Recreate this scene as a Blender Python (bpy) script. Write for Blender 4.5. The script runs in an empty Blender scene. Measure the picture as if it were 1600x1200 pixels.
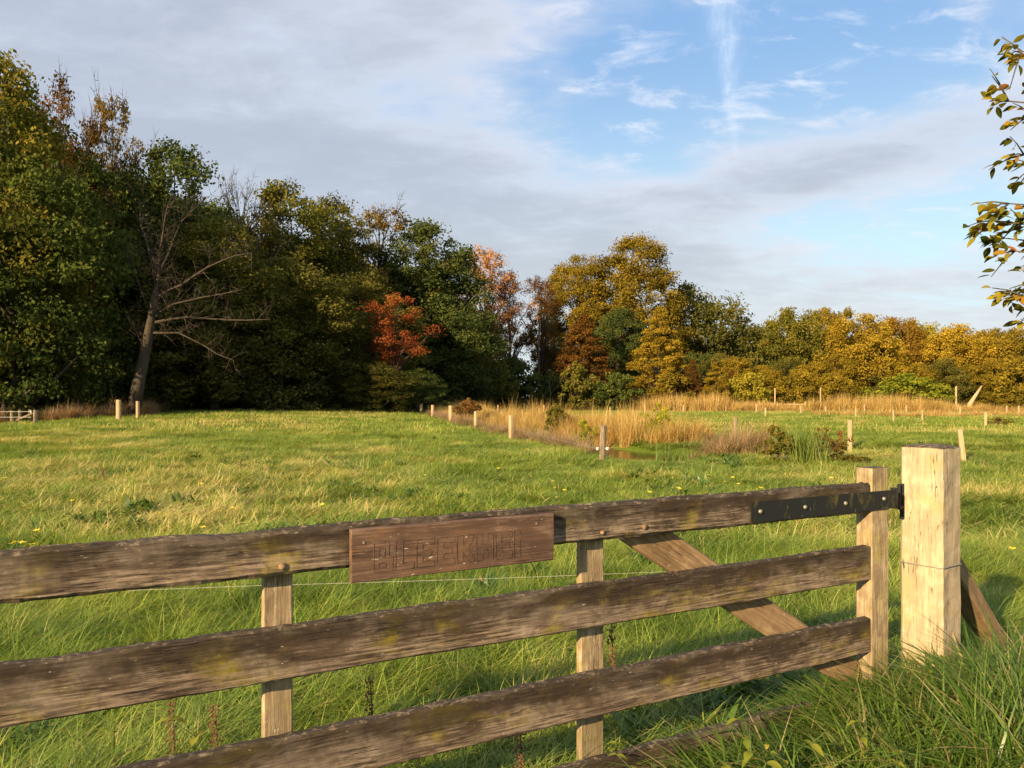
import bpy, math, random
import numpy as np
from mathutils import Vector, Matrix, Euler

R = math.radians
scene = bpy.context.scene
COL = scene.collection

# ---------------------------------------------------------------- camera, world, sun, exposure
CAM_Z = 1.7
F = 1200.0          # focal length in photo pixels
HOR = 620.0         # horizon row
cam_d = bpy.data.cameras.new("camera"); cam = bpy.data.objects.new("camera", cam_d); COL.objects.link(cam)
cam.location = (0, 0, CAM_Z); cam.rotation_euler = (R(90), 0, 0)
cam_d.lens = 27.0; cam_d.sensor_width = 36.0; cam_d.shift_y = 0.0125
cam_d.clip_start = 0.05; cam_d.clip_end = 6000
scene.camera = cam

SUN_EL = R(21)
SUN_H = Vector((-0.62, -0.785)).normalized()      # horizontal direction towards the sun (behind left)
sun_dir = Vector((SUN_H.x*math.cos(SUN_EL), SUN_H.y*math.cos(SUN_EL), math.sin(SUN_EL)))
sd = bpy.data.lights.new("sun", 'SUN'); sun = bpy.data.objects.new("sun", sd); COL.objects.link(sun)
sd.energy = 5.0; sd.angle = R(0.6); sd.color = (1.0, 0.74, 0.42)
sun.rotation_euler = sun_dir.to_track_quat('Z', 'Y').to_euler()
sun.location = (-30, -40, 30)

scene.view_settings.view_transform = 'Standard'
scene.view_settings.look = 'None'
scene.view_settings.gamma = 1.0
scene.view_settings.use_curve_mapping = False
scene.view_settings.exposure = 1.2
scene.cycles.max_bounces = 5
scene.cycles.diffuse_bounces = 2
scene.cycles.glossy_bounces = 2
scene.cycles.transmission_bounces = 3
scene.cycles.transparent_max_bounces = 6
scene.cycles.caustics_reflective = False
scene.cycles.caustics_refractive = False


class NB:
    """small node builder"""
    def __init__(self, nt):
        self.nt = nt; nt.nodes.clear()
    def n(self, t, **kw):
        nd = self.nt.nodes.new(t)
        for k, v in kw.items(): setattr(nd, k, v)
        return nd
    def l(self, a, b): self.nt.links.new(a, b)
    def setin(self, sock, v):
        if isinstance(v, bpy.types.NodeSocket): self.l(v, sock)
        elif v is not None: sock.default_value = v
    def math(self, op, a, b=None, c=None, clamp=False):
        m = self.n('ShaderNodeMath', operation=op); m.use_clamp = clamp
        self.setin(m.inputs[0], a); self.setin(m.inputs[1], b); self.setin(m.inputs[2], c)
        return m.outputs[0]
    def mix(self, f, a, b, blend='MIX'):
        m = self.n('ShaderNodeMix', data_type='RGBA', blend_type=blend)
        self.setin(m.inputs['Factor'], f)
        for s, v in ((m.inputs[6], a), (m.inputs[7], b)):
            if isinstance(v, bpy.types.NodeSocket): self.l(v, s)
            else: s.default_value = (v[0], v[1], v[2], 1)
        return m.outputs[2]
    def noise(self, vec, scale, detail=4, rough=0.55, dist=0.0):
        m = self.n('ShaderNodeTexNoise'); m.inputs['Scale'].default_value = scale
        m.inputs['Detail'].default_value = detail; m.inputs['Roughness'].default_value = rough
        m.inputs['Distortion'].default_value = dist
        if vec is not None: self.l(vec, m.inputs['Vector'])
        return m.outputs['Fac']
    def mapv(self, vec, scale=(1, 1, 1), loc=(0, 0, 0), rot=(0, 0, 0)):
        m = self.n('ShaderNodeMapping'); self.l(vec, m.inputs[0])
        m.inputs['Scale'].default_value = scale; m.inputs['Location'].default_value = loc
        m.inputs['Rotation'].default_value = rot
        return m.outputs[0]
    def ss(self, v, lo, hi):
        m = self.n('ShaderNodeMapRange', interpolation_type='SMOOTHSTEP')
        self.setin(m.inputs[0], v); m.inputs[1].default_value = lo; m.inputs[2].default_value = hi
        return m.outputs[0]
    def ramp(self, v, stops):
        m = self.n('ShaderNodeValToRGB'); self.setin(m.inputs[0], v)
        e = m.color_ramp.elements
        while len(e) < len(stops): e.new(0.5)
        for i, (p, c) in enumerate(stops):
            e[i].position = p; e[i].color = (c[0], c[1], c[2], 1)
        return m.outputs[0]


# ---- world: Nishita sky with a layer of clouds, all laid out by direction in the sky
world = bpy.data.worlds.new("World"); scene.world = world; world.use_nodes = True
w = NB(world.node_tree)
sky = w.n('ShaderNodeTexSky', sky_type='NISHITA'); sky.sun_disc = False
sky.sun_elevation = SUN_EL
sky.sun_rotation = math.atan2(SUN_H.x, SUN_H.y)
sky.air_density = 1.0; sky.dust_density = 0.6; sky.ozone_density = 2.0
SKYK = 0.10
tc = w.n('ShaderNodeTexCoord'); dv = tc.outputs['Generated']
sep = w.n('ShaderNodeSeparateXYZ'); w.l(dv, sep.inputs[0])
az = w.math('ARCTAN2', sep.outputs[0], sep.outputs[1])
el = w.math('ARCSINE', sep.outputs[2])
den = w.math('ADD', w.math('MAXIMUM', sep.outputs[2], 0.0), 0.16)
cx = w.math('DIVIDE', sep.outputs[0], den); cy = w.math('DIVIDE', sep.outputs[1], den)
cp = w.n('ShaderNodeCombineXYZ'); w.l(cx, cp.inputs[0]); w.l(cy, cp.inputs[1]); cp = cp.outputs[0]
ae = w.n('ShaderNodeCombineXYZ'); w.l(az, ae.inputs[0]); w.l(el, ae.inputs[1]); ae = ae.outputs[0]
n1 = w.noise(w.mapv(cp, (0.9, 1.3, 1), (3.1, 0.4, 0)), 1.0, 8, 0.58, 0.35)
n2 = w.noise(w.mapv(cp, (2.3, 3.6, 1), (1.1, 7.4, 0), (0, 0, 0.5)), 1.0, 8, 0.62, 0.5)
nw = w.noise(w.mapv(ae, (3, 5, 1)), 1.0, 4, 0.6)
def blob(px, py, sx, sy, amp, rot=0.0):
    """bias centred on the sky direction seen at photo pixel (px,py); sizes in photo pixels"""
    a0 = math.atan2((px-800)/F, 1.0); e0 = math.atan2((HOR-py)/F, math.hypot(1, (px-800)/F))
    dx = w.math('ADD', w.math('SUBTRACT', az, a0), w.math('MULTIPLY', w.math('SUBTRACT', nw, 0.5), 0.22))
    dy = w.math('SUBTRACT', el, e0)
    c, s = math.cos(rot), math.sin(rot)
    rx = w.math('ADD', w.math('MULTIPLY', dx, c*F/sx), w.math('MULTIPLY', dy, s*F/sx))
    ry = w.math('SUBTRACT', w.math('MULTIPLY', dy, c*F/sy), w.math('MULTIPLY', dx, s*F/sy))
    q = w.math('ADD', w.math('MULTIPLY', rx, rx), w.math('MULTIPLY', ry, ry))
    return w.math('MULTIPLY', w.math('POWER', 2.71828, w.math('MULTIPLY', q, -1.0)), amp)
bias = None
for b in [(1010, 90, 270, 115, -0.40, 0.0), (1340, 70, 240, 110, -0.36, 0.0), (1000, 250, 120, 60, -0.34, -0.4),
          (610, 165, 75, 30, -0.16, 0.0), (350, 120, 160, 70, -0.08, 0.0),
          (1480, 355, 240, 60, -0.50, 0.12), (1220, 350, 60, 25, -0.20, 0.0),
          (1330, 245, 300, 42, 0.26, 0.12), (520, 330, 520, 130, 0.34, 0.0), (1150, 440, 420, 60, 0.24, 0.0),
          (120, 70, 380, 140, 0.26, 0.0), (700, 30, 120, 60, 0.10, 0.0)]:
    v = blob(*b); bias = v if bias is None else w.math('ADD', bias, v)
cov = w.math('ADD', w.math('ADD', w.math('MULTIPLY', n1, 0.55), w.math('MULTIPLY', n2, 0.60)), bias)
n3 = w.noise(w.mapv(cp, (5.5, 8.5, 1), (2.1, 5.4, 0), (0, 0, 0.35)), 1.0, 8, 0.62, 0.35)
cov = w.math('ADD', cov, w.math('MULTIPLY', w.math('SUBTRACT', n3, 0.5), 0.42))
wisp = w.math('MULTIPLY', w.ss(n3, 0.50, 0.72), w.math('MULTIPLY', w.ss(n2, 0.36, 0.54), 0.8))
cover = w.ss(cov, 0.20, 0.66)
thick = w.ss(cov, 0.48, 0.92)
low = w.ss(el, 0.30, 0.02)
cl_lit = w.mix(low, (0.45, 0.49, 0.57), (0.48, 0.52, 0.53))
cl_dark = w.mix(low, (0.315, 0.35, 0.42), (0.41, 0.445, 0.465))
warm = w.ss(n2, 0.42, 0.70)
cl_lit = w.mix(w.math('MULTIPLY', warm, 0.35), cl_lit, (0.60, 0.58, 0.62))
clc = w.mix(thick, cl_lit, cl_dark)
skyc = w.mix(1.0, sky.outputs[0], (SKYK, SKYK, SKYK), 'MULTIPLY')
# pale veil towards the horizon and blue above
blue = w.mix(w.ss(el, 0.10, 0.46), (0.46, 0.62, 0.67), (0.19, 0.335, 0.56))
skyc = w.mix(0.8, skyc, blue)
skyc = w.mix(wisp, skyc, (0.56, 0.60, 0.68))
# condensation trail
c_az = w.math('SUBTRACT', az, math.atan2(337/F, 1)); 
tdx = w.math('ADD', c_az, w.math('MULTIPLY', w.math('SUBTRACT', el, 0.40), 0.08))
tdx = w.math('ADD', tdx, w.math('MULTIPLY', w.math('SUBTRACT', w.noise(w.mapv(ae, (20, 12, 1)), 1.0, 5, 0.7), 0.5), 0.018))
tw = w.math('ADD', 0.004, w.math('MULTIPLY', w.ss(el, 0.30, 0.50), 0.017))
tr = w.math('POWER', 2.71828, w.math('MULTIPLY', w.math('POWER', w.math('DIVIDE', w.math('ABSOLUTE', tdx), tw), 2.0), -1.0))
tr = w.math('MULTIPLY', tr, w.math('MULTIPLY', w.ss(el, 0.27, 0.36), w.ss(az, 0.0, 0.1)))
tr = w.math('MULTIPLY', tr, w.math('ADD', 0.35, w.ss(w.noise(w.mapv(ae, (60, 22, 1)), 1.0, 4, 0.7), 0.35, 0.75)), clamp=True)
full = w.mix(w.math('MULTIPLY', cover, 0.93), skyc, clc)
full = w.mix(w.math('MULTIPLY', tr, 0.42), full, (0.58, 0.66, 0.74))
full = w.mix(w.ss(el, 0.0, -0.05), full, (0.16, 0.17, 0.12))
bg = w.n('ShaderNodeBackground'); w.l(full, bg.inputs[0]); bg.inputs[1].default_value = 0.69
wo = w.n('ShaderNodeOutputWorld'); w.l(bg.outputs[0], wo.inputs[0])

# ---------------------------------------------------------------- helpers
def V(px, py, Y):
    return Vector(((px-800)/F*Y, Y, CAM_Z + (HOR-py)/F*Y))

def link(o, parent=None):
    COL.objects.link(o)
    if parent is not None: o.parent = parent
    return o

def tag(o, label=None, cat=None, group=None, kind=None):
    if label: o['label'] = label
    if cat: o['category'] = cat
    if group: o['group'] = group
    if kind: o['kind'] = kind
    return o

def empty(name, loc, label, cat, group=None, rot=(0, 0, 0)):
    o = bpy.data.objects.new(name, None); link(o); o.location = loc; o.rotation_euler = rot
    o.empty_display_size = 0.2
    return tag(o, label, cat, group)

def raw_mesh(name, verts, faces, mat=None, attrs=None, smooth=False):
    """verts Nx3 array, faces list of tuples or (flat array, size)"""
    me = bpy.data.meshes.new(name)
    if isinstance(faces, tuple):
        flat, sizes = faces
        nl = len(flat); nf = len(sizes)
        me.vertices.add(len(verts)); me.vertices.foreach_set('co', np.asarray(verts, dtype=np.float32).ravel())
        me.loops.add(nl); me.loops.foreach_set('vertex_index', np.asarray(flat, dtype=np.int32))
        me.polygons.add(nf)
        st = np.concatenate([[0], np.cumsum(sizes)[:-1]]).astype(np.int32)
        me.polygons.foreach_set('loop_start', st)
        me.update(calc_edges=True); me.validate()
    else:
        me.from_pydata([tuple(v) for v in verts], [], faces); me.update()
    if attrs:
        for k, a in attrs.items():
            at = me.attributes.new(k, 'FLOAT', 'POINT'); at.data.foreach_set('value', np.asarray(a, dtype=np.float32))
    if smooth: me.polygons.foreach_set('use_smooth', np.ones(len(me.polygons), dtype=bool))
    if mat: me.materials.append(mat)
    return me

class MB:
    """collects polygons for one mesh"""
    def __init__(self): self.v = []; self.f = []
    def add(self, vs, fs):
        b = len(self.v); self.v += [tuple(v) for v in vs]; self.f += [tuple(i+b for i in f) for f in fs]
    def tube(self, pts, rad, k=6, cap=True):
        pts = [Vector(p) for p in pts]; n = len(pts)
        rad = rad if hasattr(rad, '__len__') else [rad]*n
        rings = []
        up = Vector((0.13, 0.21, 0.97))
        for i, p in enumerate(pts):
            t = (pts[min(i+1, n-1)] - pts[max(i-1, 0)]).normalized()
            a = t.cross(up)
            if a.length < 0.05: a = t.cross(Vector((1, 0, 0)))
            a.normalize(); b = t.cross(a)
            rings.append([p + (a*math.cos(2*math.pi*j/k) + b*math.sin(2*math.pi*j/k))*rad[i] for j in range(k)])
        vs = [q for r in rings for q in r]; fs = []
        for i in range(n-1):
            for j in range(k):
                fs.append((i*k+j, i*k+(j+1) % k, (i+1)*k+(j+1) % k, (i+1)*k+j))
        if cap:
            fs.append(tuple(range(k))[::-1]); fs.append(tuple((n-1)*k+j for j in range(k)))
        self.add(vs, fs)
    def box(self, x0, x1, y0, y1, z0, z1):
        vs = [(x, y, z) for x in (x0, x1) for y in (y0, y1) for z in (z0, z1)]
        self.add(vs, [(0, 1, 3, 2), (4, 6, 7, 5), (0, 4, 5, 1), (2, 3, 7, 6), (0, 2, 6, 4), (1, 5, 7, 3)])
    def plank(self, x0, x1, y0, y1, z0, z1, bev=0.006, step=0.035, jit=0.002, rnd=None, worn_top=0.0, axis='x', wob=0.0):
        """weathered timber running along `axis` from x0 to x1, cross section y0..y1 by z0..z1"""
        rnd = rnd or random.Random(1)
        n = max(2, int((x1-x0)/step)+1)
        cs = []
        W, Hh = y1-y0, z1-z0
        m = 3
        def side(a, b): return [(a[0]+(b[0]-a[0])*i/m, a[1]+(b[1]-a[1])*i/m) for i in range(m)]
        c = [(y0+bev, z0), (y1-bev, z0), (y1, z0+bev), (y1, z1-bev), (y1-bev, z1), (y0+bev, z1), (y0, z1-bev), (y0, z0+bev)]
        loop = []
        for i in range(8):
            a, b = c[i], c[(i+1) % 8]
            if i % 2 == 0: loop += side(a, b)
            else: loop.append(a)
        k = len(loop)
        ph = [rnd.uniform(0, 6.28) for _ in range(8)]
        wj = [0.0]*k
        vs = []
        for i in range(n):
            x = x0+(x1-x0)*i/(n-1)
            g = wob*(math.sin(x*2.3+ph[0])+0.5*math.sin(x*6.1+ph[1]))
            tw = worn_top*(0.5+0.5*math.sin(x*5.1+ph[2])*math.sin(x*13.7+ph[3]))
            for j, (y, z) in enumerate(loop):
                wj[j] = 0.6*wj[j]+rnd.uniform(-jit, jit)
                e = wj[j]
                zz = z
                if z > z1-1.5*bev: zz -= tw*rnd.uniform(0.5, 1.2)
                zz += g+e
                vs.append((x, y+e*0.6, zz))
        fs = []
        for i in range(n-1):
            for j in range(k): fs.append((i*k+j, (i+1)*k+j, (i+1)*k+(j+1) % k, i*k+(j+1) % k))
        fs.append(tuple(range(k))); fs.append(tuple((n-1)*k+j for j in range(k))[::-1])
        if axis == 'z': vs = [(y, z, x) for (x, y, z) in vs]     # cyclic permutation keeps orientation
        self.add(vs, fs)
    def mesh(self, name, mat, smooth=False):
        me = bpy.data.meshes.new(name); me.from_pydata(self.v, [], self.f); me.update()
        me.validate()
        if smooth: me.polygons.foreach_set('use_smooth', np.ones(len(me.polygons), dtype=bool))
        me.materials.append(mat)
        return me
    def build(self, name, mat, parent=None, smooth=False, loc=(0, 0, 0), rot=(0, 0, 0)):
        o = bpy.data.objects.new(name, self.mesh(name, mat, smooth)); link(o, parent)
        o.location = loc; o.rotation_euler = rot
        return o

# ---------------------------------------------------------------- materials
def new_mat(name):
    m = bpy.data.materials.new(name); m.use_nodes = True
    return m, NB(m.node_tree)

def out(b, sh, disp=None):
    o = b.n('ShaderNodeOutputMaterial'); b.l(sh, o.inputs[0])

def leaf_mat(name, stops, trans=0.32, patch=True):
    """foliage: colour varies leaf by leaf and clump by clump (autumn colouring)"""
    m, b = new_mat(name)
    at = b.n('ShaderNodeAttribute', attribute_name='tint')
    oi = b.n('ShaderNodeObjectInfo')
    v = b.math('ADD', at.outputs['Fac'], b.math('MULTIPLY', b.math('SUBTRACT', oi.outputs['Random'], 0.5), 0.12))
    c = b.ramp(v, stops)
    d = b.n('ShaderNodeBsdfDiffuse'); b.l(c, d.inputs[0])
    t = b.n('ShaderNodeBsdfTranslucent')
    b.l(b.mix(1.0, c, (1.15, 1.1, 0.7), 'MULTIPLY'), t.inputs[0])
    mx = b.n('ShaderNodeMixShader'); mx.inputs[0].default_value = trans
    b.l(d.outputs[0], mx.inputs[1]); b.l(t.outputs[0], mx.inputs[2])
    out(b, mx.outputs[0])
    return m

def stops(*cs):
    n = len(cs); return [(0.05+0.9*i/(n-1), c) for i, c in enumerate(cs)]

LM = {
 'dark':   leaf_mat('dark_green_leaves', stops((0.028, 0.042, 0.015), (0.068, 0.090, 0.026), (0.13, 0.15, 0.036))),
 'green':  leaf_mat('green_leaves', stops((0.032, 0.046, 0.013), (0.080, 0.105, 0.024), (0.155, 0.170, 0.034))),
 'olive':  leaf_mat('olive_leaves', stops((0.042, 0.048, 0.014), (0.11, 0.108, 0.025), (0.22, 0.185, 0.036))),
 'olivegold': leaf_mat('olive_gold_leaves', stops((0.062, 0.055, 0.010), (0.185, 0.140, 0.018), (0.37, 0.25, 0.028))),
 'greengold': leaf_mat('green_gold_leaves', stops((0.036, 0.046, 0.012), (0.10, 0.108, 0.020), (0.28, 0.22, 0.034))),
 'gold':   leaf_mat('golden_leaves', stops((0.10, 0.074, 0.010), (0.29, 0.20, 0.022), (0.48, 0.33, 0.038))),
 'yellow': leaf_mat('yellow_leaves', stops((0.10, 0.10, 0.012), (0.25, 0.22, 0.025), (0.42, 0.34, 0.04))),
 'brown':  leaf_mat('brown_leaves', stops((0.040, 0.026, 0.008), (0.12, 0.062, 0.016), (0.22, 0.10, 0.020))),
 'browngold': leaf_mat('brown_gold_leaves', stops((0.07, 0.045, 0.010), (0.21, 0.125, 0.020), (0.38, 0.22, 0.032))),
 'pink':   leaf_mat('salmon_leaves', stops((0.11, 0.055, 0.020), (0.36, 0.165, 0.055), (0.62, 0.34, 0.14))),
 'red':    leaf_mat('red_leaves', stops((0.06, 0.030, 0.012), (0.24, 0.060, 0.022), (0.40, 0.15, 0.035))),
 'tan':    leaf_mat('tan_gold_leaves', stops((0.05, 0.038, 0.012), (0.16, 0.11, 0.026), (0.30, 0.20, 0.05))),
 'lime':   leaf_mat('yellow_green_leaves', stops((0.05, 0.07, 0.010), (0.15, 0.18, 0.018), (0.32, 0.30, 0.03))),
 'lime2':  leaf_mat('bright_sapling_leaves', stops((0.10, 0.13, 0.012), (0.26, 0.28, 0.02), (0.45, 0.42, 0.04))),
 'dockg':  leaf_mat('dock_green_leaves', stops((0.05, 0.055, 0.012), (0.14, 0.135, 0.022), (0.26, 0.17, 0.04))),
 'dock':   leaf_mat('dock_leaves', stops((0.07, 0.045, 0.014), (0.17, 0.105, 0.030), (0.30, 0.12, 0.045))),
}

def bark_mat(name, c0, c1):
    m, b = new_mat(name)
    tcn = b.n('ShaderNodeTexCoord')
    f = b.noise(b.mapv(tcn.outputs['Object'], (6, 6, 1.2)), 1.5, 6, 0.65)
    c = b.mix(b.ss(f, 0.3, 0.7), c0, c1)
    p = b.n('ShaderNodeBsdfPrincipled'); b.l(c, p.inputs['Base Color']); p.inputs['Roughness'].default_value = 0.9
    out(b, p.outputs[0]); return m
BARK = bark_mat('tree_bark', (0.022, 0.017, 0.012), (0.075, 0.058, 0.040))
BARK2 = bark_mat('pale_bark', (0.07, 0.05, 0.032), (0.20, 0.145, 0.09))
BARK4 = bark_mat('brown_mossy_bark', (0.022, 0.016, 0.010), (0.060, 0.042, 0.025))
BARK3 = bark_mat('mossy_grey_bark', (0.040, 0.036, 0.020), (0.11, 0.088, 0.055))

def grass_mat(name, greens, straw, straw_amt=0.2, trans=0.35, scale=0.35, patch_straw=0.5, gloss=0.035):
    m, b = new_mat(name)
    g = b.n('ShaderNodeNewGeometry'); pos = g.outputs['Position']
    at = b.n('ShaderNodeAttribute', attribute_name='tint')
    oi = b.n('ShaderNodeObjectInfo')
    big = b.noise(b.mapv(pos, (1, 1, 0)), scale, 4, 0.6)
    big2 = b.noise(b.mapv(pos, (1, 0.7, 0), (31, 7, 0)), scale*0.25, 3, 0.55)
    v = b.math('ADD', b.math('MULTIPLY', at.outputs['Fac'], 0.45),
               b.math('ADD', b.math('MULTIPLY', oi.outputs['Random'], 0.20), b.math('MULTIPLY', b.ss(big, 0.3, 0.7), 0.38)))
    v = b.math('ADD', v, b.math('MULTIPLY', b.math('SUBTRACT', b.noise(b.mapv(pos, (1, 1, 0), (11, 3, 0)), 1.5, 4, 0.6), 0.5), 0.75))
    c = b.ramp(v, stops(*greens))
    s = b.math('ADD', b.math('MULTIPLY', b.ss(b.math('ADD', b.math('MULTIPLY', big, 0.5), b.math('MULTIPLY', big2, 0.5)), 0.46, 0.66), patch_straw), straw_amt)
    tip = b.ss(at.outputs['Fac'], 0.0, 1.0)
    s = b.ss(b.math('SUBTRACT', b.math('ADD', s, 0.0), b.math('FRACT', b.math('MULTIPLY', at.outputs['Fac'], 7.31))), -0.06, 0.06)
    c = b.mix(s, c, straw)
    d = b.n('ShaderNodeBsdfDiffuse'); b.l(c, d.inputs[0])
    t = b.n('ShaderNodeBsdfTranslucent'); b.l(b.mix(1.0, c, (1.2, 1.15, 0.6), 'MULTIPLY'), t.inputs[0])
    mx = b.n('ShaderNodeMixShader'); mx.inputs[0].default_value = trans
    b.l(d.outputs[0], mx.inputs[1]); b.l(t.outputs[0], mx.inputs[2])
    gl = b.n('ShaderNodeBsdfGlossy'); gl.inputs['Roughness'].default_value = 0.42
    gl.inputs[0].default_value = (0.75, 0.8, 0.8, 1)
    m2 = b.n('ShaderNodeMixShader'); m2.inputs[0].default_value = gloss
    b.l(mx.outputs[0], m2.inputs[1]); b.l(gl.outputs[0], m2.inputs[2])
    out(b, m2.outputs[0]); return m

GREENS = ((0.056, 0.098, 0.012), (0.134, 0.208, 0.022), (0.260, 0.330, 0.042), (0.40, 0.425, 0.080))
GRASS = grass_mat('meadow_grass', GREENS, (0.56, 0.45, 0.16), 0.08, patch_straw=0.60)
GRASS_L = grass_mat('lush_grass', ((0.039, 0.080, 0.008), (0.118, 0.195, 0.020), (0.260, 0.335, 0.042), (0.43, 0.46, 0.085)), (0.56, 0.45, 0.17), 0.08, patch_straw=0.28)
GRASS_N = grass_mat('verge_grass', ((0.024, 0.062, 0.008), (0.062, 0.130, 0.014), (0.120, 0.195, 0.024), (0.20, 0.26, 0.045)), (0.34, 0.27, 0.12), 0.06, patch_straw=0.08)
REED = grass_mat('dry_reed', ((0.22, 0.12, 0.032), (0.42, 0.25, 0.070), (0.58, 0.38, 0.12), (0.70, 0.50, 0.19)), (0.15, 0.17, 0.03), 0.10, trans=0.3, scale=0.5, patch_straw=0.2)
REED_P = grass_mat('pinkish_dry_grass', ((0.17, 0.085, 0.045), (0.29, 0.16, 0.085), (0.40, 0.25, 0.14), (0.47, 0.32, 0.19)), (0.12, 0.16, 0.03), 0.14, trans=0.3, scale=0.5, patch_straw=0.15)
IRIS = grass_mat('sword_leaf', ((0.06, 0.11, 0.018), (0.11, 0.17, 0.030), (0.18, 0.235, 0.045), (0.28, 0.31, 0.07)), (0.30, 0.25, 0.09), 0.08, patch_straw=0.0, gloss=0.03)

# ground
m_ground, b = new_mat('meadow_soil')
g = b.n('ShaderNodeNewGeometry')
f1 = b.noise(b.mapv(g.outputs['Position'], (1, 1, 1)), 0.30, 5, 0.6)
f2 = b.noise(b.mapv(g.outputs['Position'], (1, 1, 1)), 5.0, 6, 0.7)
c = b.ramp(b.math('ADD', b.math('MULTIPLY', f1, 0.6), b.math('MULTIPLY', f2, 0.4)),
           [(0.30, (0.045, 0.075, 0.008)), (0.48, (0.095, 0.140, 0.014)), (0.62, (0.16, 0.185, 0.025)), (0.75, (0.25, 0.22, 0.06))])
p = b.n('ShaderNodeBsdfPrincipled'); b.l(c, p.inputs['Base Color']); p.inputs['Roughness'].default_value = 0.95
p.inputs['Specular IOR Level'].default_value = 0.1
bu = b.n('ShaderNodeBump'); bu.inputs['Strength'].default_value = 0.8; bu.inputs['Distance'].default_value = 0.08
b.l(b.noise(b.mapv(g.outputs['Position']), 9.0, 6, 0.7), bu.inputs['Height']); b.l(bu.outputs[0], p.inputs['Normal'])
out(b, p.outputs[0])

# water
m_water, b = new_mat('ditch_water')
g = b.n('ShaderNodeNewGeometry')
p = b.n('ShaderNodeBsdfPrincipled'); p.inputs['Base Color'].default_value = (0.060, 0.038, 0.016, 1)
p.inputs['Roughness'].default_value = 0.08
bu = b.n('ShaderNodeBump'); bu.inputs['Strength'].default_value = 0.25; bu.inputs['Distance'].default_value = 0.02
b.l(b.noise(b.mapv(g.outputs['Position']), 6.0, 3, 0.5), bu.inputs['Height']); b.l(bu.outputs[0], p.inputs['Normal'])
out(b, p.outputs[0])

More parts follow.
